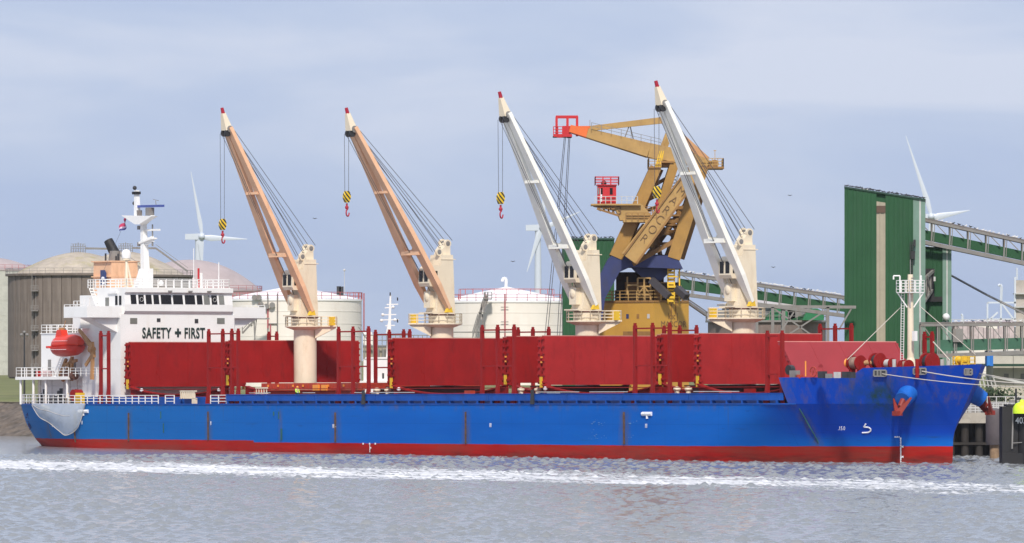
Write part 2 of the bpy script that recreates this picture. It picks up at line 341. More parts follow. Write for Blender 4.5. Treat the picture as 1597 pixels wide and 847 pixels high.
def make_water():
    x0, x1, y0, y1, st = -74.0, 74.0, 352.0, 720.0, 0.30
    nx, ny = int((x1-x0)/st)+1, int((y1-y0)/st)+1
    rng = np.random.default_rng(3)
    kx = np.fft.fftfreq(nx, st)*2*np.pi; ky = np.fft.fftfreq(ny, st)*2*np.pi
    KX, KY = np.meshgrid(kx, ky); K = np.sqrt(KX**2+KY**2)+1e-9
    lam = 2*np.pi/K
    wd = np.array([0.80, -0.60]); cosd = (KX*wd[0]+KY*wd[1])/K
    amp = np.exp(-(np.log(lam/1.7))**2/(2*0.55**2))*(0.25+0.75*cosd**2)
    amp[0, 0] = 0
    h = np.fft.ifft2(amp*np.exp(2j*np.pi*rng.random((ny, nx)))).real
    h /= h.std(); h = h + 0.1*(h**2-1); h *= 0.014
    lam2 = 2*np.pi/(np.sqrt((KX*1.7)**2+KY**2)+1e-9)          # short, steep, wide-crested wavelets, only the tallest kept
    a2 = np.exp(-(np.log(lam2/1.05))**2/(2*0.30**2)); a2[0, 0] = 0
    s2 = np.fft.ifft2(a2*np.exp(2j*np.pi*rng.random((ny, nx)))).real; s2 /= s2.std()
    h += 0.125*np.clip(s2-1.25, 0, 2.5)
    # gusts: patches of rougher water
    big = np.exp(-(np.log(lam/45))**2/(2*0.5**2)); big[0, 0] = 0
    g = np.fft.ifft2(big*np.exp(2j*np.pi*rng.random((ny, nx)))).real; g /= g.std()
    h *= (1+0.16*np.clip(g, -1.6, 1.6))
    xs = np.linspace(x0, x1, nx); ys = np.linspace(y0, y1, ny)
    ex = np.clip(np.minimum(xs-x0, x1-xs)/4, 0, 1); ey = np.clip(np.minimum(ys-y0, y1-ys)/4, 0, 1)
    h *= ex[None, :]*ey[:, None]
    XX, YY = np.meshgrid(xs, ys)
    V = np.stack([XX.ravel(), YY.ravel(), h.ravel()], 1)
    i = np.arange(nx-1)[None, :] + nx*np.arange(ny-1)[:, None]; i = i.ravel()
    F = np.stack([i, i+1, i+1+nx, i+nx], 1)
    n0 = len(V); B = 9000.0
    ring = np.array([(-B, -400, 0), (B, -400, 0), (B, 3000, 0), (-B, 3000, 0), (x0, y0, 0), (x1, y0, 0), (x1, y1, 0), (x0, y1, 0)], float)
    V = np.vstack([V, ring])
    RF = np.array([(0, 1, 5, 4), (1, 2, 6, 5), (2, 3, 7, 6), (3, 0, 4, 7)])+n0
    F = np.vstack([F, RF])
    me = bpy.data.meshes.new('water'); me.vertices.add(len(V)); me.vertices.foreach_set('co', V.ravel().astype(np.float32))
    me.loops.add(F.size); me.loops.foreach_set('vertex_index', F.ravel().astype(np.int32))
    me.polygons.add(len(F)); me.polygons.foreach_set('loop_start', np.arange(0, F.size, 4, dtype=np.int32)); me.polygons.foreach_set('loop_total', np.full(len(F), 4, np.int32))
    me.update(); me.validate(); me.polygons.foreach_set('use_smooth', [True]*len(me.polygons)); me.materials.append(M_WATER)
    o = bpy.data.objects.new('water', me); COL.objects.link(o); tag(o, kind='structure')
make_water()
# ================================================================== LAND
def land_mats():
    g = mat('dike_grass', (0.13, 0.14, 0.035), 0.9, var=0.35, vscale=0.08, dirt=(0.25, 0.21, 0.10), dirt_amt=0.8, dirt_scale=(0.03, 0.03, 0.3), bump=0.4, bscale=1.5)
    s = mat('revetment_stone', (0.12, 0.095, 0.075), 0.9, var=0.5, vscale=0.8, dirt=(0.05, 0.045, 0.03), dirt_amt=0.8, dirt_scale=(0.3, 0.3, 1.2), bump=0.9, bscale=0.9)
    return g, s
M_GRASS, M_STONE = land_mats()
SHA = Vector((-77, 892, 0)); SHD = Vector((CT, -ST, 0)); SHN = Vector((ST, CT, 0))   # shore line parallel to the berth
def sh(a, n, z): p = SHA + SHD*a + SHN*n; return Vector((p.x, p.y, z))
def make_land():
    prof = [(10.5, 4.9), (26, 5.4), (60, 5.9), (600, 7.4), (9000, 7.6)]
    mb = MB(); A = [-9000, -600, -200, -60, 0, 60, 140, 230, 320, 460, 1200, 6000]
    vs = []
    for n, z in prof:
        for a in A: vs.append(sh(a, n, z))
    k = len(A)
    fs = [(j*k+i, j*k+i+1, (j+1)*k+i+1, (j+1)*k+i) for j in range(len(prof)-1) for i in range(k-1)]
    mb.add(vs, fs); tag(mb.build('ground', M_GRASS), kind='structure')
    # stone revetment: a rough slope
    mb = MB(); vs = []; rng = random.Random(5)
    aa = [i*1.5 for i in range(-60, 250)]; rows = 9
    for j in range(rows+1):
        t = j/rows
        for a in aa: vs.append(sh(a, -1.5+12.6*t+rng.uniform(-.3, .3), -0.8+5.8*t+(rng.uniform(-.22, .22) if 0 < j < rows else 0)))
    k = len(aa)
    fs = [(j*k+i, j*k+i+1, (j+1)*k+i+1, (j+1)*k+i) for j in range(rows) for i in range(k-1)]
    mb.add(vs, fs)
    for s0, s1 in ((-9000, -90), (373.5, 6000)):
        mb.quad(sh(s0, -1.5, -.8), sh(s1, -1.5, -.8), sh(s1, 11, 4.95), sh(s0, 11, 4.95))
    tag(mb.build('embankment', M_STONE), kind='structure')
make_land()
# ================================================================== THE SHIP
ship = empty('cargo_ship', (OX, OY, 0))
ship.rotation_euler = (Matrix.Rotation(-TH, 3, 'Z') @ Matrix.Rotation(-TAU, 3, 'Y')).to_euler()
tag(ship, 'long blue bulk carrier with red boot top, four deck cranes and white bridge', 'cargo ship')
def lerp_t(tab, w):
    if w <= tab[0][0]: return tab[0][1]
    for (a, x), (b, y) in zip(tab[:-1], tab[1:]):
        if w <= b: return x + (y-x)*(w-a)/(b-a)
    return tab[-1][1]
US = [(-2, 61.5), (0, 62.0), (2.6, 62.1), (3.6, 62.5), (6.2, 64.2), (8, 65.4), (10.4, 66.9)]
UF = [(-2, 30.5), (0, 34), (3, 39.5), (6.2, 45.6), (10.4, 48.2)]
UA = [(-2, -109.5), (0, -111.0), (1.5, -111.9), (3.5, -112.8), (6.2, -113.2)]
TBH = [(-2, 5.2), (0, 6.6), (1.5, 7.6), (3.5, 8.5), (6.2, 9.2)]        # half breadth of the transom
def half(u, w):
    us, uf = lerp_t(US, w), lerp_t(UF, w)
    if u > uf:
        x = min(1, (u-uf)/(us-uf)); t = max(0, min(1, (w+1)/11.4))
        return BH*max(0, 1-x**(1.62-0.17*t))
    ua, tb = lerp_t(UA, w), lerp_t(TBH, w); s0 = lerp_t([(-2, -84), (1.5, -88), (6.2, -93)], w)
    if u < s0:
        x = min(1, (s0-u)/(s0-ua)); return tb+(BH-tb)*(1-x**2.1)
    return BH
def wtop(u): return lerp_t([(55.7, 9.15), (57.2, 10.15), (67, 10.5)], u)
def hull_material():
    m = bpy.data.materials.new('hull_paint'); m.use_nodes = True; nt = m.node_tree; N = nt.nodes.new; Lk = nt.links.new
    b = nt.nodes['Principled BSDF']; b.inputs['Roughness'].default_value = 0.55; b.inputs['Specular IOR Level'].default_value = 0.1
    tc = N('ShaderNodeTexCoord'); sx = N('ShaderNodeSeparateXYZ'); Lk(tc.outputs['Object'], sx.inputs['Vector'])
    def noise_(scale, det=6, rough=0.6):
        mp = N('ShaderNodeMapping'); mp.inputs['Scale'].default_value = scale; Lk(tc.outputs['Object'], mp.inputs['Vector'])
        n = N('ShaderNodeTexNoise'); n.inputs['Scale'].default_value = 1; n.inputs['Detail'].default_value = det; n.inputs['Roughness'].default_value = rough
        Lk(mp.outputs['Vector'], n.inputs['Vector']); return n.outputs['Fac']
    def mr(v, a, b_, c=0, d=1):
        r = N('ShaderNodeMapRange'); r.inputs['From Min'].default_value = a; r.inputs['From Max'].default_value = b_; r.inputs['To Min'].default_value = c; r.inputs['To Max'].default_value = d
        Lk(v, r.inputs['Value']); return r.outputs['Result']
    def mix(f, a, b_):
        x = N('ShaderNodeMix'); x.data_type = 'RGBA'
        if isinstance(f, float): x.inputs['Factor'].default_value = f
        else: Lk(f, x.inputs['Factor'])
        for i, c in ((6, a), (7, b_)):
            if isinstance(c, tuple): x.inputs[i].default_value = (*c, 1)
            else: Lk(c, x.inputs[i])
        return x.outputs[2]
    def op(o, a, b_):
        x = N('ShaderNodeMath'); x.operation = o
        for i, c in ((0, a), (1, b_)):
            if isinstance(c, (int, float)): x.inputs[i].default_value = c
            else: Lk(c, x.inputs[i])
        return x.outputs[0]
    blue = mix(mr(noise_((0.05, 0.05, 0.35)), 0.35, 0.65), (0.002, 0.095, 0.42), (0.003, 0.115, 0.48))
    blue = mix(mr(sx.outputs['X'], -30, -95, 0, .75), blue, (0.012, 0.135, 0.35))   # the after plates have weathered greener
    # faded repainted plates and scuffs
    blue = mix(op('MULTIPLY', mr(noise_((0.12, 0.12, 0.8), 8, 0.7), 0.55, 0.75), 0.30), blue, (0.012, 0.135, 0.38))
    blue = mix(op('MULTIPLY', mr(noise_((0.25, 0.25, 1.4), 8, 0.75), 0.62, 0.72), 0.55), blue, (0.012, 0.035, 0.14))
    blue = mix(op('MULTIPLY', mr(sx.outputs['X'], 44, 50.5), mr(sx.outputs['Z'], 1.9, 3.0)), blue, (0.003, 0.052, 0.41))   # deeper ultramarine on the forecastle, painting in the shade of the flare
    red = mix(mr(noise_((0.1, 0.1, 0.9)), 0.35, 0.65), (0.31, 0.006, 0.005), (0.41, 0.013, 0.008))
    red = mix(op('MULTIPLY', mr(noise_((0.35, 0.35, 1.2), 8, 0.75), 0.57, 0.72), 0.6), red, (0.19, 0.045, 0.03))
    # rust runs around the rubbing bars and below the deck edge
    bars = N('ShaderNodeValue'); acc = None
    for ub, wd in ((-80.5, .9), (-62.6, 1.0), (-47.0, .5), (-35.3, 1.3), (-8.9, 1.1), (21.2, 1.3), (49.7, .8), (-93.0, .8), (-101.5, 1.5)):
        dd = op('ABSOLUTE', op('SUBTRACT', sx.outputs['X'], ub), 0)
        r = mr(dd, wd*1.1, 0.0)
        acc = r if acc is None else op('MAXIMUM', acc, r)
    run = op('MULTIPLY', acc, mr(noise_((1.6, 1.6, 0.30), 8, 0.75), 0.38, 0.62))
    run = op('MULTIPLY', run, mr(sx.outputs['Z'], 5.9, 4.8))
    blue = mix(op('MULTIPLY', run, 0.8), blue, (0.11, 0.085, 0.05))
    edge = op('MULTIPLY', mr(sx.outputs['Z'], 5.2, 6.15), mr(noise_((0.5, 0.5, 0.18), 8, 0.75), 0.50, 0.66))
    blue = mix(op('MULTIPLY', edge, 0.5), blue, (0.14, 0.09, 0.05))
    # thin runs from the deck edge and horizontal fender scuffs
    runs = op('MULTIPLY', mr(noise_((1.6, 1.6, 0.07), 5, 0.7), 0.60, 0.70), mr(sx.outputs['Z'], 2.4, 6.0))
    blue = mix(op('MULTIPLY', runs, 0.45), blue, (0.06, 0.075, 0.10))
    scuff = op('MULTIPLY', mr(noise_((0.16, 0.16, 2.2), 8, 0.75), 0.60, 0.70), mr(noise_((0.03, 0.03, 0.2), 2, 0.5), 0.45, 0.6))
    blue = mix(op('MULTIPLY', scuff, 0.6), blue, (0.02, 0.04, 0.09))
    seam = op('MULTIPLY', mr(op('ABSOLUTE', op('SUBTRACT', op('FRACT', op('MULTIPLY', sx.outputs['X'], 0.105), 0), 0.5), 0), 0.4955, 0.4985), 0.22)
    blue = mix(seam, blue, (0.0, 0.03, 0.15))
    seam2 = op('MULTIPLY', mr(op('ABSOLUTE', op('SUBTRACT', sx.outputs['Z'], 3.9), 0), 0.05, 0.02), 0.18)
    blue = mix(seam2, blue, (0.0, 0.03, 0.15))
    # stain below the hawse pipe
    hx = op('MULTIPLY', mr(op('ABSOLUTE', op('SUBTRACT', sx.outputs['X'], 57.9), 0), 4.2, 0.5), mr(op('ABSOLUTE', op('SUBTRACT', sx.outputs['Z'], 6.6), 0), 3.0, 0.6))
    blue = mix(op('MULTIPLY', hx, mr(noise_((0.5, 0.5, 0.35), 7, 0.7), 0.36, 0.6)), blue, (0.015, 0.05, 0.05))
    st = mr(sx.outputs['X'], -52.8, -52.75, 1.72, 1.48)
    line = op('ADD', st, mr(noise_((0.4, 0.4, 0.4)), 0.3, 0.7, -0.03, 0.03))
    fac = mr(op('SUBTRACT', sx.outputs['Z'], line), -0.02, 0.02)
    wet = mr(sx.outputs['Z'], 0.55, 0.2)
    red = mix(op('MULTIPLY', op('MULTIPLY', run, 0.0), 1.0), red, (0.1, 0.05, 0.03))
    wnoise = op('MULTIPLY', mr(sx.outputs['Z'], 1.1, 0.1), mr(noise_((0.22, 0.22, 1.6), 8, 0.7), 0.4, 0.62))
    red = mix(op('MULTIPLY', wnoise, 0.9), red, (0.10, 0.012, 0.012)); red = mix(op('MULTIPLY', mr(noise_((0.06, 0.06, 0.5), 6, 0.7), 0.48, 0.66), 0.6), red, (0.20, 0.05, 0.035))
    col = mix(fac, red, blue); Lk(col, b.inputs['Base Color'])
    nb = N('ShaderNodeTexNoise'); nb.inputs['Scale'].default_value = 0.35; nb.inputs['Detail'].default_value = 3; Lk(tc.outputs['Object'], nb.inputs['Vector'])
    bp = N('ShaderNodeBump'); bp.inputs['Strength'].default_value = 0.25; bp.inputs['Distance'].default_value = 0.12; Lk(nb.outputs['Fac'], bp.inputs['Height']); Lk(bp.outputs['Normal'], b.inputs['Normal'])
    return m
M_HULL = hull_material()
def grid_side(mb, rows, mi=0):
    n = len(rows[0])
    for sgn in (1, -1):
        vs = [S(u, v*sgn, w) for row in rows for (u, v, w) in row]
        fs = [(j*n+i, j*n+i+1, (j+1)*n+i+1, (j+1)*n+i) for j in range(len(rows)-1) for i in range(n-1)]
        mb.add(vs, fs, mi)
def make_hull():
    mb = MB()
    ts = []                                            # longitudinal parameter, dense at the ends
    lv = [-2, -1, 0, .8, 1.5, 2.2, 3, 3.8, 4.6, 5.4, 6.2]
    K = 90
    def par(w):
        ua, us = lerp_t(UA, w), lerp_t(US, w); out = []
        for i in range(K+1):
            t = i/K; t = 0.5-0.5*math.cos(math.pi*t)
            out.append(ua+(us-ua)*(0.45*t+0.55*(i/K)) if False else ua+(us-ua)*t)
        return out
    rows = [[(u, half(u, w), w) for u in par(w)] for w in lv]
    grid_side(mb, rows)
    # transom
    for j in range(len(lv)-1):
        a, b = rows[j][0], rows[j+1][0]
        mb.quad(S(a[0], a[1], a[2]), S(a[0], -a[1], a[2]), S(b[0], -b[1], b[2]), S(b[0], b[1], b[2]))
    # forecastle plating: flared, with a raked after edge and a step up to the bow bulwark
    frows = []; M = 60
    for j in range(7):
        k = j/6; row = []
        for i in range(M+1):
            t = math.sin(math.pi/2*i/M)
            wt0 = 6.2+3.0*k; ub = 49.0-.6*k
            # find stem at this height
            ustem = lerp_t(US, 6.2+(10.5-6.2)*k)
            u = ub+(ustem-ub)*t; w = 6.2+k*(wtop(u)-6.2); u2 = min(u, lerp_t(US, w))
            row.append((u2, half(u2, w), w))
        frows.append(row)
    grid_side(mb, frows)
    # inside of the bulwark and the forecastle after bulkhead
    inner = [[(u-0.12, max(0, v-0.22), w) for (u, v, w) in r] for r in (frows[-1], frows[3])]
    grid_side(mb, inner)
    top = [[(u, v, w+0.001) for (u, v, w) in frows[-1]], [(u-0.12, max(0, v-0.22), w) for (u, v, w) in frows[-1]]]
    grid_side(mb, top)
    hu_, hl_ = half(48.4, 9.15)-.05, half(49.0, 6.2)-.05; mb.quad(S(48.45, hu_, 9.13), S(48.45, -hu_, 9.13), S(49.05, -hl_, 6.2), S(49.05, hl_, 6.2))
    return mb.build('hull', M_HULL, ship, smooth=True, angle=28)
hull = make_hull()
M_DECK = mat('deck_red_oxide', (0.20, 0.045, 0.035), 0.8, var=0.25)
def decks():
    mb = MB(); us = [-113, -110, -105, -100, -95, -90]+list(range(-80, 50, 10))+[50.3]
    vs = []
    for u in us: h = half(u, 6.2)-.05; vs += [S(u, h, 6.18), S(u, -h, 6.18)]
    mb.add(vs, [(2*i, 2*i+1, 2*i+3, 2*i+2) for i in range(len(us)-1)])
    mb.build('main_deck', M_DECK, ship)
    mb = MB(); us = [48.6, 50, 52, 54, 56, 58, 60, 62, 63, 64, 65]; vs = []
    for u in us: h = max(0.05, half(u, 9.1)-.15); vs += [S(u, h, 9.05), S(u, -h, 9.05)]
    mb.add(vs, [(2*i, 2*i+1, 2*i+3, 2*i+2) for i in range(len(us)-1)])
    mb.build('forecastle_deck', M_DECK, ship)
decks()
def hull_point(u, w, out=0.03): return S(u, half(u, w)+out, w)
# gunwale bar
mb = MB()
for sg in (1, -1):
    us = [-113, -110, -107, -103, -99, -95]+list(range(-85, 45, 15))+[43, 45, 46.6, 48, 49.8]
    for a, b in zip(us[:-1], us[1:]):
        mb.beam(S(a, sg*half(a, 6.2), 6.22), S(b, sg*half(b, 6.2), 6.22), 0.16, 0.14)
mb.build('gunwale', M_BLUE, ship)
# rubbing bars, rusty
for ub, w0, w1 in ((-80.5, 1.5, 5.1), (-62.6, 1.7, 5.3), (-35.3, 1.6, 5.2), (-8.9, 1.5, 5.3), (21.2, 1.6, 5.3), (-93.3, 1.3, 3.0)):
    m = MB(); m.beam(hull_point(ub, w0, .02), hull_point(ub, w1, .02), .34, .12, up=(1, 0, 0)); m.build('rubbing_bar', mat('rusty_bar', (0.10, 0.055, 0.035), .8, var=.5, vscale=2), ship)
# pilot / shell doors and dark slots
for ub, w0, w1, wd in ((49.9, 1.9, 5.7, .12), (-73.2, 4.4, 5.3, .25), (-72.6, 2.6, 3.8, .25), (-48.3, 4.8, 5.3, .35), (-46.6, 1.8, 3.2, .5), (-47.3, 4.4, 5.3, .2)):
    m = MB(); p, q = hull_point(ub, w0, .01), hull_point(ub, w1, .01); m.beam(p, q, wd, .05, up=(1, 0, 0)); m.build('scupper_stain', mat('scupper_green', (0.02, 0.10, 0.10), .7, var=.4), ship)
# bulwark segments with freeing slots under them
segs = [(-58.8, -50.6), (-50.5, -39.9), (-39.8, -27.2), (-27.1, -17.6), (-17.5, -4.6), (-4.5, 0.9), (1.0, 10.4), (10.5, 20.8), (20.9, 32.7), (32.8, 40.4), (40.5, 43.0), (43.0, 45.0), (45.0, 46.6), (46.6, 48.4)]
for a, b in segs:
    for sg in (1, -1):
        m = MB(); va, vb = half(a, 6.2)-.1, half(b, 6.2)-.1; m.beam(S(a, sg*va, 7.0), S(b, sg*vb, 7.0), .12, .76); m.beam(S(a, sg*va, 7.4), S(b, sg*vb, 7.4), .24, .08)
        m.build('bulwark_panel', M_BLUE, ship)
mb = MB()
for i in range(40):
    u = -58.5+i*2.72
    for sg in (1, -1):
        hv_ = half(u, 6.2); mb.prism([S(u, sg*(hv_-.1), 6.2), S(u, sg*(hv_-.9), 6.2), S(u, sg*(hv_-.2), 7.3)], S(0.08, 0, 0)); mb.box(S(u-.12, sg*(hv_-.25), 6.2), S(u+.12, sg*(hv_-.04), 6.64))
mb.build('bulwark_stay', M_BLUE, ship)
mb = MB()
for sg in (1, -1): mb.box(S(-58.8, sg*12.86, 6.2), S(44, sg*12.7, 6.85)); mb.beam(S(44, sg*12.7, 6.5), S(49.3, sg*(half(49.3, 6.2)-.9), 6.5), .15, .65)
mb.build('slot_shade_strip', M_DBLUE, ship)  # dark blue strip added as the shade seen through the freeing slots
# open rails aft of the bulwark
mb = MB()
for sg in (1, -1):
    for a, b in ((-95, -74.2), (-72.6, -70.6), (-62.5, -59.0)):
        mb.rail([S(a, sg*13.55, 6.2), S(b, sg*13.55, 6.2)], 1.15, 3, 1.5, .05)
mb.build('deck_railing', M_WHITE, ship)
mb = MB(); us = [-113, -111, -108, -105, -102, -99, -95]
mb.rail([S(u, half(u, 6.2)-.15, 6.2) for u in us], 1.3, 3, 1.3, .05); mb.rail([S(u, -half(u, 6.2)+.15, 6.2) for u in us], 1.3, 3, 1.6, .05)
mb.rail([S(-113, 9, 6.2), S(-113, -9, 6.2)], 1.3, 3, 1.5, .05)
mb.build('poop_railing', M_WHITE, ship)
# blue walkway boxes and clutter behind the after rails
mb = MB()
for u in range(-94, -60, 3): mb.box(S(u, 12.4, 6.2), S(u+2.2, 11.6, 7.15))
mb.build('deck_locker', M_BLUE, ship)
mb = MB()
for i in range(8): u = -69.8+i*.42; mb.box(S(u, 13.2, 6.9), S(u+.2, 13.0, 7.9))
mb.box(S(-69.9, 13.2, 7.8), S(-66.3, 13.0, 7.95)); mb.box(S(-69.9, 13.2, 6.9), S(-66.3, 13.0, 7.0)); mb.box(S(-67.2, 13.2, 6.2), S(-66.4, 12.9, 7.0))
mb.build('stowed_gangway', M_CREAM, ship)
# ---------------------------------------------------------------- hatches
HATCH = [(-87.0, -65.2, 0), (-57.5, -36.0, 1), (-29.6, -7.0, 0), (0.2, 22.0, 0), (29.0, 46.5, 0)]
for k, (a, b, closed) in enumerate(HATCH):
    m = MB()
    for sg in (1, -1):
        dip = (lambda t: 7.45+1.0*abs(2*t-1)**2.6) if not closed else (lambda t: 7.95)
        for i in range(16):
            t0, t1 = i/16, (i+1)/16; u0, u1 = a+(b-a)*t0, a+(b-a)*t1
            m.prism([S(u0, sg*8.9, 6.18), S(u1, sg*8.9, 6.18), S(u1, sg*8.9, dip(t1)), S(u0, sg*8.9, dip(t0))], S(0, sg*.3, 0))
            m.prism([S(u0, sg*8.8, dip(t0)-.06), S(u1, sg*8.8, dip(t1)-.06), S(u1, sg*8.8, dip(t1)+.08), S(u0, sg*8.8, dip(t0)+.08)], S(0, sg*.75, 0))
        m.box(S(a, sg*9.2, 7.12), S(b, sg*9.5, 7.2))
        u = a+.4
        while u < b: m.prism([S(u, sg*9.2, 7.2), S(u, sg*9.2, 6.2), S(u, sg*9.5, 7.2)], S(.09, 0, 0)); u += 1.5
    for e in (a, b-.3):
        for i in range(12):       # end coamings dip in the middle
            v0, v1 = -9+1.5*i, -9+1.5*(i+1); t = lambda v: 7.05+0.3*(abs(v)/9)**2.4
            m.prism([S(e, v0, 6.18), S(e, v1, 6.18), S(e, v1, t(v1)), S(e, v0, t(v0))], S(.3, 0, 0))
    m.build('hatch_coaming', M_PRED if not closed else M_ORED, ship)
    if not closed:
        m = MB(); m.box(S(a+.4, -8.8, 6.2), S(b-.4, 8.8, 6.25)); m.build('hold_opening', M_DARK, ship)
    if closed:
        n = 4; w = (b-a)/n
        for i in range(n):
            m = MB(); m.box(S(a+i*w+.04, -9.3, 8.08), S(a+(i+1)*w-.04, 9.3, 8.82))
            for q in range(5): m.box(S(a+i*w+.5+q*1.05, 9.3, 8.1), S(a+i*w+.58+q*1.05, 9.36, 8.8))
            for q in (.3, .7): m.box(S(a+(i+q)*w-.14, 9.34, 8.35), S(a+(i+q)*w+.14, 9.42, 8.62), 1)
            m.build('hatch_cover', [M_ORED, M_ORANGE], ship)
def leaf(u, hw, w0, w1, lean=0.0, skew=0.0, mt=M_RED):
    """one steel hatch leaf standing on edge: plated face forward, ribbed back, hinge lugs on the ends"""
    m = MB(); t = .42
    A = lambda v, w: S(u+lean*(w-w0)/(w1-w0)+skew*(v/hw), v, w)
    m.prism([A(-hw, w0), A(hw, w0), A(hw, w1), A(-hw, w1)], S(-t, 0, 0))
    for e in (-1, 1):
        for q in range(7):
            w = w0+.35+q*(w1-w0-.6)/6; p = A(e*hw, w)
            m.box(p+S(-t, 0, -.12), p+S(.02, e*.16, .12))
    m.prism([A(-hw-.02, w1), A(hw+.02, w1), A(hw+.02, w1+.09), A(-hw-.02, w1+.09)], S(-t-.06, 0, 0), 1)  # pale strip along the top edge, a painted-in highlight
    for e in (-.52, .52): # faint round lifting pads
        p = A(e*hw, w0+(w1-w0)*.32); m.tube(p+S(.0, 0, 0), p+S(.05, 0, 0), .32, n=12)
    for q in (-.5, 0, .5):   # stiffener lines and a hem round the plate
        m.prism([A(q*hw-.05, w0), A(q*hw+.05, w0), A(q*hw+.05, w1), A(q*hw-.05, w1)], S(.035, 0, 0))
    m.prism([A(-hw, w0), A(hw, w0), A(hw, w0+.22), A(-hw, w0+.22)], S(.10, 0, 0)); m.prism([A(-hw, w0+.3), A(-hw+.25, w0+.3), A(-hw+.25, w1-.1), A(-hw, w1-.1)], S(.07, 0, 0)); m.prism([A(hw-.25, w0+.3), A(hw, w0+.3), A(hw, w1-.1), A(hw-.25, w1-.1)], S(.07, 0, 0))
    return m.build('hatch_cover', [mt, mat('edge_highlight_pink', (.50, .20, .17), .7)], ship)
def folded(u, hw, w0=8.45, w1=14.2, gap=1.0, tilt=.35, mt=M_RED):
    leaf(u, hw, w0, w1, -.1, 0, mt); leaf(u-gap, hw, w0+.1, w1-.1, tilt*.5, 0, mt)
    for e in (-1, 1):
        m = MB(); m.box(S(u-.75, e*(hw+.05), w0-.3), S(u-.4, e*(hw+.25), w0+.95)); m.build('hatch_actuator', M_YEL, ship)
        m = MB()
        for q in (0.35, .45): m.box(S(u-.7, e*(hw+.02), w0+(w1-w0)*(q+.1)), S(u-.45, e*(hw+.14), w0+(w1-w0)*(q+.1)+.2))
        m.build('hinge_bolt', M_ORANGE, ship)
folded(-87.2, 9.0); folded(-63.1, 10.0, 8.9, 14.2); folded(-29.6, 9.0); folded(-6.6, 9.1, 8.7, 14.2); folded(0.2, 9.0, mt=M_RED2); folded(22.6, 9.1, 8.7, 14.2); folded(29.3, 9.0, mt=M_RED2)
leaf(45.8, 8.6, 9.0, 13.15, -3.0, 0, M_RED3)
mb = MB(); mb.box(S(45.3, -8.7, 8.1), S(46.4, 8.7, 8.95))
mb.build('hatch_cover_frame', M_PRED, ship)
# ---------------------------------------------------------------- timber stanchions
def stanchion(u, sg, w1, w0=6.2, r=.21):
    m = MB(); v = sg*min(13.3, half(u, 6.2)-.55); m.box(S(u-r, v-r*.8, w0), S(u+r, v+r*.8, w1)); m.box(S(u-.13, v-.13, w1), S(u+.13, v+.13, w1+.28))
    m.prism([S(u-r, v-.1, w0), S(u-r-.5, v-.1, w0), S(u-r, v-.1, w0+2.6)], S(0, .2, 0))
    m.build('stanchion', M_PRED, ship)
def rails(u0, u1, sg, w1):
    m = MB()
    for w in (w1-.35, w1-4.6): m.beam(S(u0, sg*13.3, w), S(u1, sg*13.3, w), .17, .17)
    m.build('stanchion_rail', M_PRED, ship)
for grp, w1, sides in (((-87.8, -86.0), 15.4, (1, -1)), ((-63.3, -60.2, -58.2, -56.8), 15.4, (1,)), ((-64.0, -61.0, -57.9, -56.6), 15.4, (-1,)), ((-35.4, -32.4, -29.2), 15.4, (1,)), ((-33.9, -30.9, -27.7), 15.4, (-1,)),
                       ((-6.4, -3.4, -.2), 15.3, (1,)), ((-5.0, -2.0, 1.2), 15.3, (-1,)), ((22.5, 25.7, 28.8), 15.2, (1,)), ((24.0, 26.7, 29.6), 15.2, (-1,)), ((46.0, 47.9), 14.1, (1,)), ((42.4, 43.7), 14.1, (-1,))):
    for sg in sides:
        for u in grp: stanchion(u, sg, w1)
        rails(grp[0], grp[-1], sg, w1)
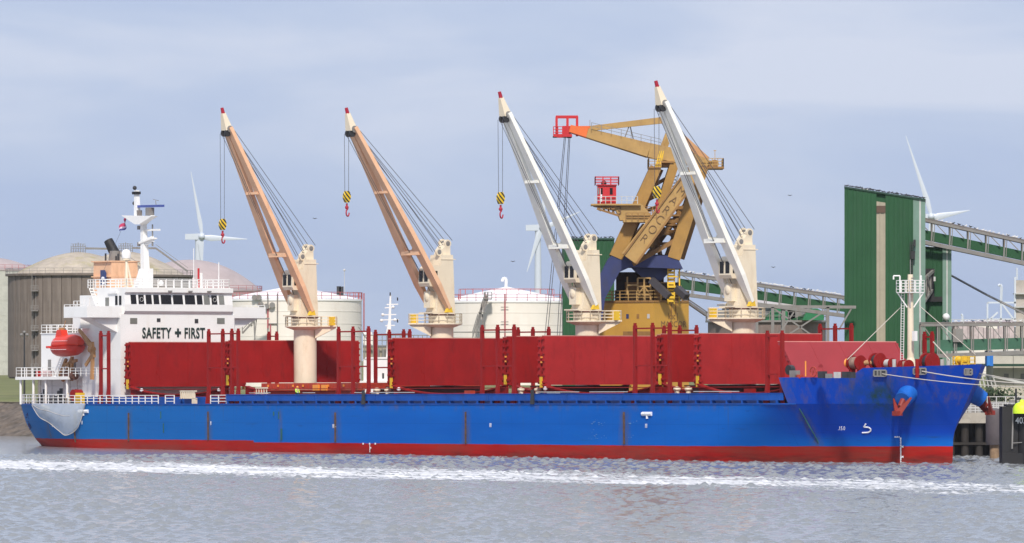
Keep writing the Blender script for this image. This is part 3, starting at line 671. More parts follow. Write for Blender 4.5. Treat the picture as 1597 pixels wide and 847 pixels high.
# deck machinery between the hatches: houses, pipes, lamps
def deck_bits():
    rng = random.Random(11)
    mb = MB(); mb.path([S(-85, 10.6, 6.6), S(48, 10.6, 6.6)], .12); mb.path([S(-85, 11.1, 6.5), S(48, 11.1, 6.5)], .09); mb.path([S(-85, 10.6, 8.1), S(48, 10.6, 8.1)], .05)
    mb.build('deck_pipe', M_PRED, ship)
    for c in (-32.1, -3.1, 25.9):
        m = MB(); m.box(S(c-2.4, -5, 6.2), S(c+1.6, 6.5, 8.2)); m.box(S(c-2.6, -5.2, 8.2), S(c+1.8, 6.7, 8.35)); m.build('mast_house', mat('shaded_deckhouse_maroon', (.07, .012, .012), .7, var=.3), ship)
        for v in (8.2, 10):
            m = MB(); x = c+rng.uniform(-1, 1); m.tube(S(x, v, 6.2), S(x, v, 7.8), .28, n=10); m.ball(S(x, v, 7.9), .45, .45, .3); m.build('ventilator', M_CREAM, ship)
    for u in (-55.2, -31.5, -12.0, 4.0, 17.0, 36.0, 40.0):
        m = MB(); u += rng.uniform(-.6, .6); m.box(S(u, 11.8, 6.2), S(u+rng.uniform(.8, 1.8), 11.1, rng.uniform(7.6, 8.1))); m.build('deck_box', rng.choice([M_GREY, M_ORED, M_DARK, M_PRED]), ship)
    for u in (-54.4,): 
        m = MB()
        for k in range(5): m.beam(S(u+k*.55, 12.2, 6.5), S(u+k*.55, 12.2, 8.3), .1, .1)
        m.box(S(u-.1, 12.3, 8.15), S(u+2.4, 12.1, 8.32)); m.box(S(u-.1, 12.3, 7.5), S(u+2.4, 12.1, 7.62)); m.build('hose_rack', M_CREAM, ship)
    for u0, u1 in ((-54.5, -50), (-43, -40.5), (-33, -20), (4, 12), (14, 21), (33, 41)):
        m = MB(); m.beam(S(u0, 13.2, 7.62), S(u1, 13.2, 7.62), .1, .09); m.build('guard_bar', M_LGREY, ship)
    m = MB(); m.box(S(-45.8, 9.5, 7.9), S(-44.6, 9.45+.3, 8.6)); m.build('warning_board', M_ORANGE, ship)
    m = MB(); m.box(S(-44.0, 9.5, 7.9), S(-42.9, 9.45+.3, 8.6)); m.build('warning_board', M_ORANGE, ship)
    for u in (-29.4, -4.8+8.9): 
        m = MB(); m.prism([S(u-.35, 13.85, 6.2), S(u+.35, 13.85, 6.2), S(u+.2, 13.85, 7.9), S(u-.2, 13.85, 7.9)], S(0, .15, 0)); m.build('fairlead', M_DARK, ship)
    for u, v in ((-84, 9.5), (-66.5, 9.5), (-28, 9.6), (1.0, 9.6)):
        m = MB(); m.ball(S(u, v, 8.0), .25); m.build('deck_lamp', M_MARK, ship)
    # small bollards and reels aft
    m = MB()
    for u in (-97.5, -98.4, -103.5, -104.4): m.tube(S(u, 12 if u > -100 else 10.5, 6.2), S(u, 12 if u > -100 else 10.5, 7.0), .22)
    m.build('bollard', M_DARK, ship)
    m = MB(); m.tube(S(-96.3, 12, 7.4), S(-96.3, 10.8, 7.4), .75, n=14); m.build('rope_reel', M_PRED, ship)
    m = MB(); m.box(S(-93.6, 13.4, 6.2), S(-92.6, 12.6, 7.7)); m.build('life_ring_locker', M_YEL, ship)
deck_bits()
# ---------------------------------------------------------------- deck cranes
def deck_crane(uc, boom_mat, tip, head, hook_w, side=1):
    """boom slewed out to starboard; tip=(v,w) of the boom head; every piece in ship coordinates"""
    base = MB()
    base.lathe(S(uc, 0, 0), [(1.45, 6.2), (1.45, 15.75)], 28)
    base.lathe(S(uc, 0, 0), [(1.62, 15.75), (1.62, 17.1)], 28)
    cr = base.build('deck_crane', M_CREAM, ship, smooth=True)
    plat = MB(); plat.lathe(S(uc, 0, 0), [(1.46, 15.55), (2.55, 15.95), (2.55, 16.1), (1.46, 16.1)], 20, caps=False)
    e_ = Vector((.61*side, .79*side, 0)); f_ = Vector((-e_.y, e_.x, 0)); o_ = S(uc, 0, 0)
    plat.prism([o_+e_*1.3+f_*1.3+Vector((0, 0, 15.96)), o_+e_*4.1+f_*1.3+Vector((0, 0, 15.96)), o_+e_*4.1-f_*1.3+Vector((0, 0, 15.96)), o_+e_*1.3-f_*1.3+Vector((0, 0, 15.96))], (0, 0, .16))
    plat.prism([o_+e_*1.3+f_*-1.0+Vector((0, 0, 14.5)), o_+e_*1.3-f_*1.0+Vector((0, 0, 15.96)), o_+e_*3.9-f_*1.0+Vector((0, 0, 15.96)), o_+e_*3.9-f_*1.0+Vector((0, 0, 15.8))], f_*2.0)
    plat.build('platform', M_CREAM, cr)
    rl = MB(); t0 = math.atan2(e_.y, e_.x); z_ = Vector((0, 0, 16.1)); pts = [o_+z_+e_*4.0+f_*1.2]+[o_+z_+Vector((2.48*math.cos(t), 2.48*math.sin(t), 0)) for t in [t0+.6+i*(2*math.pi-1.2)/12 for i in range(13)]]+[o_+z_+e_*4.0-f_*1.2, o_+z_+e_*4.0+f_*1.2]
    rl.rail(pts, 1.15, 3, 1.2, .045); rl.build('railing', M_CREAM, cr)
    m = MB(); q_ = o_+e_*3.4-f_*1.1; m.box(q_+Vector((-.35, -.35, 16.12)), q_+Vector((.35, .35, 17.2))); m.build('fuse_box', M_YEL, cr)
    m = MB(); m.lathe(S(uc, 0, 0), [(1.72, 17.1), (1.72, 17.28)], 28); m.build('slewing_ring', mat('slewing_ring_brown', (0.12, .03, .02), .6), cr)
    m = MB()
    hu = 1.12
    m.prism([S(uc-hu, 1.55, 17.28), S(uc-hu, -1.25, 17.28), S(uc-hu, -.95, 24.5), S(uc-hu, .85, 24.5), S(uc-hu, 1.25, 21.5)], S(2*hu, 0, 0))
    m.prism([S(uc-hu*.6, -.9, 24.5), S(uc-hu*.6, -.85, 25.8), S(uc-hu*.6, -.35, 26.0), S(uc-hu*.6, .35, 25.2), S(uc-hu*.6, .7, 24.5)], S(2*hu*.6, 0, 0))
    m.box(S(uc-1.2, 1.6, 17.3), S(uc+1.2, 2.6, 17.45)); m.box(S(uc-.85, 1.3, 18.0), S(uc+.45, 2.1, 20.0))
    m.box(S(uc-hu-.06, -1.3, 23.9), S(uc+hu+.06, .9, 24.0))
    m.build('tower', M_CREAM, cr)
    m = MB(); m.ball(S(uc-.2, 1.9, 19.4), .55, .45, .8, 12, 8); m.build('winch_motor', M_CREAM, cr, smooth=True)
    # cab on the front of the tower between the arms
    m = MB(); m.prism([S(uc-.85, 1.2, 20.6), S(uc-.85, 2.7, 20.6), S(uc-.85, 2.9, 21.0), S(uc-.85, 2.85, 22.7), S(uc-.85, 2.4, 23.15), S(uc-.85, 1.2, 23.2)], S(2.15, 0, 0)); m.build('cab', M_CREAM, cr)
    for a in (-.68, .36):
        m = MB(); m.box(S(uc+a, 2.86, 21.2), S(uc+a+.68, 2.93, 22.55)); m.build('cab_window', M_GLASS, cr)
    m = MB(); m.box(S(uc+1.28, 1.6, 21.2), S(uc+1.34, 2.6, 22.5)); m.build('cab_window', M_GLASS, cr)
    # boom: two box legs meeting at the head
    tv, tw = tip; hv, hw_ = head
    P0 = lambda e: S(uc+e*1.95, .35, 17.9); Pm = lambda e, t, s: S(uc+e*s, .35+(hv-.35)*t, 17.9+(hw_-17.9)*t)
    m = MB()
    for e in (-1, 1):
        a, b, c_ = Pm(e, 0, 1.95), Pm(e, .40, 1.45), Pm(e, .97, .42)
        ax = (c_-a).normalized()
        m.beam(a, Pm(e, .13, 1.8), .4, .6, .6, 1.3, up=(1, 0, 0)); m.beam(Pm(e, .13, 1.8), b, .6, 1.3, .6, 1.3, up=(1, 0, 0)); m.beam(b, c_, .6, 1.3, .5, .85, up=(1, 0, 0))
    m.build('boom', boom_mat, cr)
    for t, s, hh in ((.30, 1.55, 1.0), (.625, 1.02, .55)):
        m = MB(); m.beam(Pm(-1, t, s+.25), Pm(1, t, s+.25), .9, hh*.55)
        if hh > .9:
            m.prism([Pm(-1, t-.045, s+.1), Pm(-1, t+.05, s), Pm(-.2, t+.012, s), Pm(.2, t+.012, s), Pm(1, t+.05, s), Pm(1, t-.045, s+.1), Pm(.2, t-.01, s), Pm(-.2, t-.01, s)], S(0, .25, .1))
        m.build('boom_cross_beam', boom_mat, cr)
    m = MB(); m.prism([S(uc+1.7, -.1, 17.4), S(uc+1.7, .9, 17.4), S(uc+1.7, .5, 18.1), S(uc+1.7, .1, 18.1)], S(.5, 0, 0)); m.prism([S(uc-2.2, -.1, 17.4), S(uc-2.2, .9, 17.4), S(uc-2.2, .5, 18.1), S(uc-2.2, .1, 18.1)], S(.5, 0, 0)); m.build('boom_pivot', M_YEL, cr)
    # head: sheaves, cream nose, red cap
    m = MB(); d = Vector((0, -(tv-hv), tw-hw_)); q = S(uc, hv, hw_); ln = d.normalized()
    m.beam(q-ln*1.0, q+d*.62, 1.0, 1.15, .5, .4, up=(1, 0, 0)); m.build('boom_nose', M_CREAM, cr)
    m = MB(); m.tube(q+d*.60, q+d, .24, .2, n=8); m.build('boom_tip', mat('tip_red_paint', (.38, .01, .03), .5), cr)
    for e in (-.5, .28):
        m = MB(); c_ = q+Vector((e, 0, 0))-ln*1.3+S(0, .25, -.15); m.tube(c_, c_+Vector((.22, 0, 0)), .46, n=16); m.build('sheave', M_DARK, cr)
    m = MB(); c_ = q+S(-.65, -.35, -.9); m.tube(c_, c_+S(1.3, 0, 0), .42, n=14); m.build('sheave', M_GREY, cr)
    # tower top sheaves
    for e, vv, ww, rr in ((.55, -.5, 25.9, .5), (.72, .95, 24.85, .48), (-.8, -.75, 25.95, .55), (0.0, .25, 25.2, .4)):
        m = MB(); c_ = S(uc+e, vv, ww); m.tube(c_-Vector((.14, 0, 0)), c_+Vector((.14, 0, 0)), rr, n=18); m.build('sheave', M_CREAM, cr)
        m = MB(); c2_ = c_+Vector((.15, 0, 0)); m.tube(c2_-Vector((.02, 0, 0)), c2_+Vector((.02, 0, 0)), rr*.62, n=12); m.tube(c2_+Vector((.02, 0, 0)), c2_+Vector((.06, 0, 0)), rr*.32, n=10); m.build('sheave_hub', M_GREY, cr)
    # ropes
    m = MB()
    for e, vv, ww, hv_, dz in ((.75, -1.1, 26.3, .1, .3), (-.75, -1.1, 26.3, .1, .3), (.1, -.3, 25.6, 0, 0), (-.3, -.1, 25.5, .1, -.2), (.75, .75, 25.2, .1, -.3), (.5, 1.2, 24.7, .1, -.5), (-.6, .9, 24.9, .1, -.4)):
        m.tube(q+S(e*.5, -.5, dz-.6), S(uc+e, vv, ww), .036, n=5)
    m.build('luffing_rope', M_WIRE, cr)
    # hoist ropes run up inside the boom and down to the hook
    m = MB(); hx = tv-.55
    for e in (-.28, .28):
        m.tube(S(uc+e, hv+.35, hw_-1.5), S(uc, 1.4, 19.5), .03, n=5)
    for e, o in ((-.3, .30), (.3, -.25)):
        m.tube(S(uc+e, hv+.45+o*.4, hw_-1.5), S(uc+e*.8, hv+.45+o*.4, hook_w+.6), .03, n=5)
    m.build('hoist_rope', M_WIRE, cr)
    hp = S(uc, hv+.45, hook_w)
    m = MB(); m.prism([hp+Vector((-.3, y, z)) for y, z in ((-.16, .7), (.16, .7), (.4, .2), (.4, -.15), (.18, -.7), (-.18, -.7), (-.4, -.15), (-.4, .2))], (.6, 0, 0)); blk = m.build('hook_block', mat_hook(), cr)
    m = MB(); m.tube(hp+Vector((0, 0, -.8)), hp+Vector((0, 0, -1.25)), .12); m.ball(hp+Vector((0, 0, -1.3)), .24, n=8, m=6)
    arc = [hp+Vector((.16*math.sin(t)+.16, .34*math.sin(t)*-1+.0, -1.95+.42*math.cos(t))) for t in [i*math.pi*1.5/10 for i in range(11)]]
    m.tube(hp+Vector((0, 0, -1.4)), arc[0], .09); m.path(arc, .09, 6); m.build('hook', mat('hook_red', (.40, .02, .04), .5), cr)
    return cr
def mat_hook():
    if 'hook_stripes' in MATS: return MATS['hook_stripes']
    m = mat('hook_stripes', (.75, .5, .02), .5, var=.05); nt = m.node_tree; b = nt.nodes['Principled BSDF']; N = nt.nodes.new; Lk = nt.links.new
    tc = N('ShaderNodeTexCoord'); w = N('ShaderNodeTexWave'); w.inputs['Scale'].default_value = 1.05; w.bands_direction = 'DIAGONAL'; Lk(tc.outputs['Object'], w.inputs['Vector'])
    r = N('ShaderNodeMath'); r.operation = 'GREATER_THAN'; r.inputs[1].default_value = .55; Lk(w.outputs['Fac'], r.inputs[0])
    x = N('ShaderNodeMix'); x.data_type = 'RGBA'; x.inputs[7].default_value = (.02, .02, .02, 1); Lk(r.outputs[0], x.inputs['Factor']); Lk(b.inputs['Base Color'].links[0].from_socket, x.inputs[6]); Lk(x.outputs[2], b.inputs['Base Color'])
    return m
UC = [-61.0, -32.1, -3.1, 25.9]
CR = []
for uc, bm_, (tx, ty), (hx, hy), hk in zip(UC, (M_SALMON, M_SALMON, M_WBOOM, M_WBOOM), ((348, 168), (542, 168), (781, 143), (1025, 126)), ((353, 190), (547, 190), (787, 167), (1031, 149)), ((352, 350), (549, 307), (786, 309), (1032, 300))):
    _, tv, tw = sv(tx, ty, uc); _, hv, hw_ = sv(hx, hy, uc)
    hkw = sv(hk[0], hk[1], uc)[2] if hk else 19.5
    c = deck_crane(uc, bm_, (tv, tw), (hv, hw_), hkw, {-61.0: 1, -3.1: 1}.get(uc, -1)); CR.append(c)
CR[0]['label'] = 'crane with salmon boom next to the bridge'; CR[1]['label'] = 'crane with salmon boom, second from the bridge'
CR[2]['label'] = 'crane with white boom amidships'; CR[3]['label'] = 'crane with white boom next to the forecastle'
# ---------------------------------------------------------------- accommodation
UB = -89.6
def superstructure():
    m = MB()
    m.box(S(-98.6, -9, 6.2), S(UB, 9, 17.9))                  # main block
    m.box(S(-110, -8, 6.2), S(-98.5, 8, 15.5))               # lower after house
    m.box(S(-110.1, -8.1, 15.5), S(-98.5, 8.1, 15.62))
    m.box(S(-99.4, -3.5, 15.5), S(-97.5, 3.5, 18.9))
    m.box(S(-98.7, 8.9, 16.1), S(-96.9, 10.4, 18.7))
    m.box(S(-98.62, -9.02, 12.02), S(UB+.02, 9.02, 12.08))
    sup = m.build('superstructure', M_WHITE, ship)
    # wheelhouse: forward face leans in at the top
    m = MB(); m.prism([S(UB, -8.5, 17.9), S(UB+.35, -8.5, 18.3), S(UB+.35, -8.5, 19.15), S(UB+.15, -8.5, 20.5), S(UB+.45, -8.5, 20.75), S(UB+.45, -8.5, 21.35), S(-95.8, -8.5, 21.35), S(-95.8, -8.5, 17.9)], S(0, 17, 0))
    m.box(S(-97.2, -8.2, 21.2), S(-89.3, 8.2, 21.4)); m.box(S(-97.4, 8.2, 20.7), S(-95.8, 6.5, 21.0))
    wh = m.build('wheelhouse', M_WHITE, ship)
    for px0, px1 in ((205, 213.5), (217, 225.5), (228.5, 237.5), (240.5, 249), (252, 268), (271, 286), (289.5, 305), (308, 316.5), (319, 328), (331, 339.5), (342.5, 350.5)):
        v0 = sv(px0, 466, UB+.3)[1]; v1 = sv(px1, 466, UB+.3)[1]
        g = MB(); g.prism([S(UB+.385, v0, 19.22), S(UB+.385, v1, 19.22), S(UB+.20, v1, 20.42), S(UB+.20, v0, 20.42)], S(-.3, 0, 0))
        g.build('window', M_GLASSG if px0 in (319, 342.5) else M_GLASS, wh)
    for px in (217, 331):
        v = sv(px+4.5, 466, UB+.3)[1]; g = MB(); pts = [S(UB+.34, v+.27*math.cos(t), 19.82+.27*math.sin(t)) for t in [i*math.pi/6 for i in range(13)]]; g.path(pts, .035); g.build('clear_view_ring', M_LGREY, wh)
    for v in (1.6, -1.6, -4.6):
        g = MB(); g.box(S(UB+.45, v-.25, 20.8), S(UB+.75, v+.25, 21.0)); g.build('window_wiper', M_GREY, wh)
    g = MB(); g.box(S(-93.8, 8.46, 19.0), S(-93.0, 8.56, 20.1)); g.build('window', M_GLASSG, wh)
    for a in (-90.6, -91.5):
        g = MB(); g.box(S(a, 8.46, 19.1), S(a+.5, 8.56, 20.3)); g.build('window', M_GLASS, wh)
    g = MB(); g.box(S(-93.0, 8.5, 20.6), S(-91.0, 8.7, 21.0)); g.build('cable_box', M_WHITE, wh)
    # bridge wings
    for sg, nm in ((1, 'starboard'), (-1, 'port')):
        m = MB(); m.box(S(-95.2, sg*8.9, 17.45), S(UB-.1, sg*14.1, 17.62))
        m.box(S(-95.2, sg*13.95, 17.6), S(UB-.1, sg*14.1, 18.9)); m.box(S(UB-.25, sg*8.5, 17.6), S(UB-.1, sg*13.95, 18.9)); m.box(S(-95.2, sg*9, 17.6), S(-95.05, sg*13.95, 18.9))
        m.prism([S(-92.6, sg*9, 15.55), S(-92.6, sg*9, 17.45), S(-92.6, sg*13.4, 17.45)], S(2.2, 0, 0))
        m.build('bridge_wing', M_WHITE, ship)
        m = MB(); m.rail([S(-95.2, sg*14, 18.9), S(UB-.2, sg*14, 18.9)], .25, 1, 1.3, .04); m.build('wing_rail', M_WHITE, ship)
    # small windows, front and side
    for px, y0, y1, w, mt in ((209, 496, 505, .85, M_GLASSG), (248, 496.5, 502, .3, M_DARK), (307, 497.5, 504, .3, M_DARK), (345, 496, 505, .95, M_GLASSG)):
        _, v, w0 = sv(px, y1, UB); _, _, w1 = sv(px, y0, UB); g = MB(); g.box(S(UB-.2, v-w/2-.12, w0), S(UB+.05, v+w/2+.12, w1)); g.build('window', mt, sup)
    for px, py, a, b_, mt in ((128, 491, 1.2, .6, M_BLACK), (137, 503, .3, .55, M_DARK), (178, 512, .3, .4, M_DARK)):
        u, _, w = su(px, py, 9); g = MB(); g.box(S(u-a/2, 8.9, w-b_/2), S(u+a/2, 9.05, w+b_/2)); g.build('window', mt, sup)
    for u, w in ((-108.3, 11.2), (-102.4, 11.2), (-106, 7.1), (-100.5, 7.1)):
        g = MB(); g.box(S(u, 7.9, w-.9), S(u+.7, 8.06, w+.9)); g.build('door', M_GREY if w > 10 else M_DARK, sup)
    text('lettering', 'SAFETY', 1.9, S(UB+.06, sv(222, 527, UB)[1], 14.82), (0, 1, 0), (0, 0, 1), M_LETTER, sup, .02, sx=.67, bold=.045, track=1.1)
    text('lettering', '+', 2.0, S(UB+.06, sv(273, 527, UB)[1], 14.8), (0, 1, 0), (0, 0, 1), M_LETTER, sup, .02, sx=.85, bold=.09)
    text('lettering', 'FIRST', 1.9, S(UB+.06, sv(287.5, 527, UB)[1], 14.82), (0, 1, 0), (0, 0, 1), M_LETTER, sup, .02, sx=.67, bold=.045, track=1.1)
    # rails round the monkey island and the after decks
    m = MB(); m.rail([S(-97, 8.1, 21.4), S(-89.5, 8.1, 21.4), S(-89.5, -8.1, 21.4), S(-97, -8.1, 21.4), S(-97, 8.1, 21.4)], 1.1, 3, 1.25, .045)
    m.rail([S(-109.9, 8, 15.6), S(-98.7, 8, 15.6)], 1.1, 3, 1.3, .045); m.rail([S(-109.9, 8, 15.6), S(-109.9, -8, 15.6)], 1.1, 3, 1.3, .045)
    m.rail([S(-98.6, 10.3, 18.7), S(-97, 10.3, 18.7)], 1.0, 2, .8, .045); m.rail([S(-98.5, 8.8, 18.0), S(-95.8, 8.8, 18.0)], 2.1, 1, 1.3, .05)
    m.rail([S(-98.4, 8.2, 21.4), S(-96.6, 8.2, 21.4)], 1.1, 3, .7, .045)
    m.build('railing', M_WHITE, sup)
    # ladder up to the monkey island
    m = MB(); a, b_ = S(-96.9, 8.7, 21.3), S(-94.6, 8.9, 18.4)
    for o in (-.3, .3): m.beam(a+Vector((0, o, 0)), b_+Vector((0, o, 0)), .07, .07)
    for i in range(9): p = a.lerp(b_, i/8); m.beam(p+Vector((0, -.3, 0)), p+Vector((0, .3, 0)), .05, .2)
    m.build('ladder', M_WHITE, sup)
    m = MB(); m.ball(S(-96.4, 9.2, 18.4), .35); m.build('life_buoy_light', M_MRED, sup)
    # boat deck
    m = MB(); m.box(S(-112.3, -10.6, 9.45), S(-99.6, 10.6, 9.85)); bd = m.build('boat_deck', M_WHITE, ship)
    m = MB()
    for u in (-111.6, -108.5, -105.5, -100.4): m.tube(S(u, 10.2, 6.2), S(u, 10.2, 9.45), .16)
    m.build('pillar', M_WHITE, bd)
    m = MB(); m.rail([S(-112.2, 10.5, 9.85), S(-99.6, 10.5, 9.85)], 1.2, 3, 1.3, .045); m.rail([S(-112.2, -10.5, 9.85), S(-112.2, 10.5, 9.85)], 1.2, 3, 1.3, .045); m.rail([S(-99.5, 10.3, 9.85), S(-92, 10.3, 9.85)], 1.1, 3, 1.3, .04); m.build('railing', M_WHITE, bd)
    m = MB(); m.box(S(-111, -7.9, 6.2), S(-98, 7.9, 9.4)); m.build('mooring_deck_house', M_CREAM, ship)
    m = MB()
    for u in (-110.2, -108.9, -107.4, -104.6, -103.0, -101.3, -99.2): m.tube(S(u, 8.05, 6.2), S(u, 8.05, 9.4), .07)
    m.path([S(-110.5, 8.1, 8.6), S(-98.5, 8.1, 8.6)], .06); m.build('wall_pipe', M_WHITE, ship)
    for u, w_, h_ in ((-109.6, .7, 1.9), (-105.6, .8, 2.0), (-101.9, .7, 1.9)):
        m = MB(); m.box(S(u, 8.02, 6.3), S(u+w_, 7.8, 6.3+h_)); m.build('door', M_DARK if u < -105 else M_GREY, ship)
    for u, v, s_, mt in ((-107.5, 9.4, 1.0, M_GREY), (-104.8, 9.6, .8, M_WHITE), (-103.2, 10.5, 1.1, M_DARK), (-100.5, 10.6, .9, M_CREAM), (-109.5, 8.9, .9, M_DARK), (-98.2, 11.2, .9, M_DARK)):
        m = MB(); m.box(S(u, v, 6.2), S(u+s_, v-s_*.7, 6.2+s_)); m.tube(S(u+s_*.5, v-.3, 6.2+s_), S(u+s_*.5, v-.3, 6.5+s_*1.3), .12); m.build('mooring_gear', mt, ship)
    # funnel
    m = MB(); m.prism([S(-106.4, -2.4, 15.5), S(-106.4, 2.3, 15.5), S(-106.4, 2.0, 25.0), S(-106.4, -2.1, 25.0)], S(4.3, 0, 0)); m.box(S(-106.5, -2.2, 24.2-1.2), S(-102.05, 2.35, 24.2-1.05)); fn = m.build('funnel', M_SALMON, ship)
    m = MB(); m.box(S(-106.6, -2.4, 25.0), S(-102.0, 2.3, 25.15)); m.build('funnel_top', M_SALMON, fn)
    u, _, w = su(164, 433, 2.2)
    m = MB(); m.prism([S(u-.65, 2.32, w-1), S(u+.65, 2.32, w-1), S(u+.65, 2.32, w+.6), S(u+.3, 2.32, w+1), S(u-.65, 2.32, w+1)], S(0, .12, 0)); m.build('funnel_emblem', mat('emblem_navy', (.03, .05, .16), .5), fn)
    m = MB(); m.ball(S(u, 2.48, w-.1), .38, .08, .22); m.ball(S(u+.15, 2.48, w-.75), .25, .06, .15); m.build('funnel_emblem', M_MARK, fn)
    m = MB(); m.tube(S(-104.4, 0, 25), S(-104.4, 0, 26.5), .75, n=14); m.build('exhaust_pipe', M_GREY, fn, smooth=True)
    m = MB(); m.tube(S(-104.4, 0, 26.2), S(-105.3, .4, 27.9), .72, .62, n=14); m.build('exhaust_cowl', M_BLACK, fn, smooth=True)
    m = MB()
    for du, h in ((1.6, 26.1), (1.1, 25.8), (-1.4, 26.2)): m.tube(S(-104.4+du, .5, 25), S(-104.4+du, .5, h), .12)
    m.build('exhaust_pipe', M_DARK, fn)
    m = MB(); m.box(S(-107.5, -3.5, 15.5), S(-99.5, 3.5, 20.6)); m.build('funnel_casing', M_WHITE, ship)
    # dome on a tripod
    m = MB(); c = su(198, 446, 4)[0]
    for a in (-1.0, 1.0): m.tube(S(c+a, 4+.5*a, 21.3), S(c, 4, 25.2), .13)
    m.tube(S(c, 3, 21.3), S(c, 4, 25.2), .13); m.tube(S(c, 4, 25.1), S(c, 4, 25.3), .5, n=14); st = m.build('antenna_stand', M_CREAM, ship)
    m = MB(); m.lathe(S(c, 4, 25.3), [(.55, 0), (.62, .35), (.6, .8), (.42, 1.1), (0.05, 1.2)], 16); m.build('satellite_dome', M_WHITE, st, smooth=True)
    # radar mast, plane of station um
    um = su(228, 450, 0)[0]
    P = lambda x, y: S(*sv(x, y, um))
    Pu = lambda x, y: S(*su(x, y, 0))
    m = MB(); b0, b1 = Pu(228, 449), Pu(225, 347)
    m.prism([S(um-1.6, 0, 21.3), S(um+1.6, 0, 21.3), S(um+.55, 0, 24), S(um-.55, 0, 24)], S(0, .7, 0)); m.prism([S(um-1.2, -.5, 21.3), S(um-1.2, 1.3, 21.3), S(um-.4, .7, 24), S(um-.4, 0, 24)], S(2.2, 0, 0))
    m.beam(Pu(228, 440), b1, .95, .95, .6, .6, up=(0, 1, 0)); mast = m.build('radar_mast', M_WHITE, ship)
    m = MB()
    m.beam(Pu(225, 347), Pu(200, 337.5), .9, .5, .5, .15); m.beam(Pu(225, 347), Pu(240, 337), .9, .6, .6, .2)
    m.prism([Pu(200, 336), Pu(248, 337), Pu(228, 350), Pu(221, 350)], S(0, 1.0, 0)); m.beam(Pu(222, 379), Pu(242, 371.5), 1.0, .3, .9, .15); m.beam(Pu(228, 378), Pu(240, 372.5), .3, .8); m.build('mast_bracket', M_WHITE, mast)
    m = MB(); m.beam(Pu(215.5, 338), Pu(214.5, 297), .65, .65, .5, .5); m.build('signal_pole', M_WHITE, mast)
    m = MB(); m.box(Pu(211.5, 299)+S(0, -.3, 0), Pu(218, 303)+S(0, .45, 0)); m.build('navigation_light', M_BLACK, mast)
    m = MB(); m.ball(Pu(211.5, 293), .28); m.beam(Pu(213, 300), Pu(211, 290), .08, .08); m.ball(Pu(211, 317), .28); m.build('navigation_light', M_DARK, mast)
    m = MB(); m.beam(Pu(213, 322), Pu(256, 321), .35, .30); m.build('radar_scanner', mat('scanner_blue', (.06, .09, .33), .4), mast)
    m = MB(); m.beam(Pu(228, 359), Pu(250, 358.5), .3, .25); m.build('radar_scanner', M_WHITE, mast)
    m = MB(); m.box(Pu(216, 328)+S(0, -.3, 0), Pu(220, 337)+S(0, .3, 0)); m.box(Pu(232, 324)+S(0, -.4, 0), Pu(238, 336)+S(0, .4, 0)); m.tube(Pu(239, 372), Pu(239, 350), .1); m.tube(Pu(239, 384), Pu(239, 374), .12)
    m.tube(Pu(245, 320), Pu(244, 313), .05); m.beam(Pu(240, 311), Pu(249, 313), .06, .06); m.box(Pu(217, 352)+S(0, -.2, 0), Pu(221, 358)+S(0, .2, 0)); m.box(Pu(217, 378)+S(0, -.2, 0), Pu(221, 384)+S(0, .2, 0)); m.build('mast_fitting', M_GREY, mast)
    m = MB(); m.tube(S(-91, -7.5, 21.4), S(-91, -7.5, 24.8), .07); m.tube(S(-91, -3.5, 21.4), S(-91, -3.5, 26.6), .05); m.tube(S(-91.5, -5, 21.4), S(-91.5, -5, 23.4), .25); m.ball(S(-92, 1, 22.0), .35); m.build('aerial', M_WHITE, ship)
    m = MB(); m.tube(S(-91.2, -4.4, 21.4), S(-91.2, -4.4, 24.0), .14); m.build('signal_column', M_MRED, ship)
    m = MB(); m.path([Pu(200, 337), S(-96, 8, 22.4)], .02, 4); m.build('halyard', M_WIRE, ship)
    # flag
    m = MB(); n = 9; vs = []; p0 = Pu(199.5, 339); 
    for i in range(n+1):
        for j in range(5):
            t = i/n; vs.append(p0+S(-1.55*t, .28*math.sin(t*7+j*.5), -1.0*t-.28*j*(1-.15*t)+.1*math.sin(t*9)))
    m.add(vs, [(i*5+j, i*5+j+1, (i+1)*5+j+1, (i+1)*5+j) for i in range(n) for j in range(4)])
    fl = m.build('flag', [mat('flag_red', (.42, .03, .10), .8), mat('flag_white', (.6, .5, .62), .8), mat('flag_navy', (.04, .05, .22), .8)], None, fix=False)
    for k, p in enumerate(fl.data.polygons): p.material_index = (0, 0, 1, 2)[k % 4]
    fl.matrix_world = ship_mw(); tag(fl, 'small crumpled red, white and blue flag flying from the white radar mast', 'flag')
def ship_mw():
    return Matrix.Translation((OX, OY, 0)) @ (Matrix.Rotation(-TH, 4, 'Z') @ Matrix.Rotation(-TAU, 4, 'Y'))
superstructure()
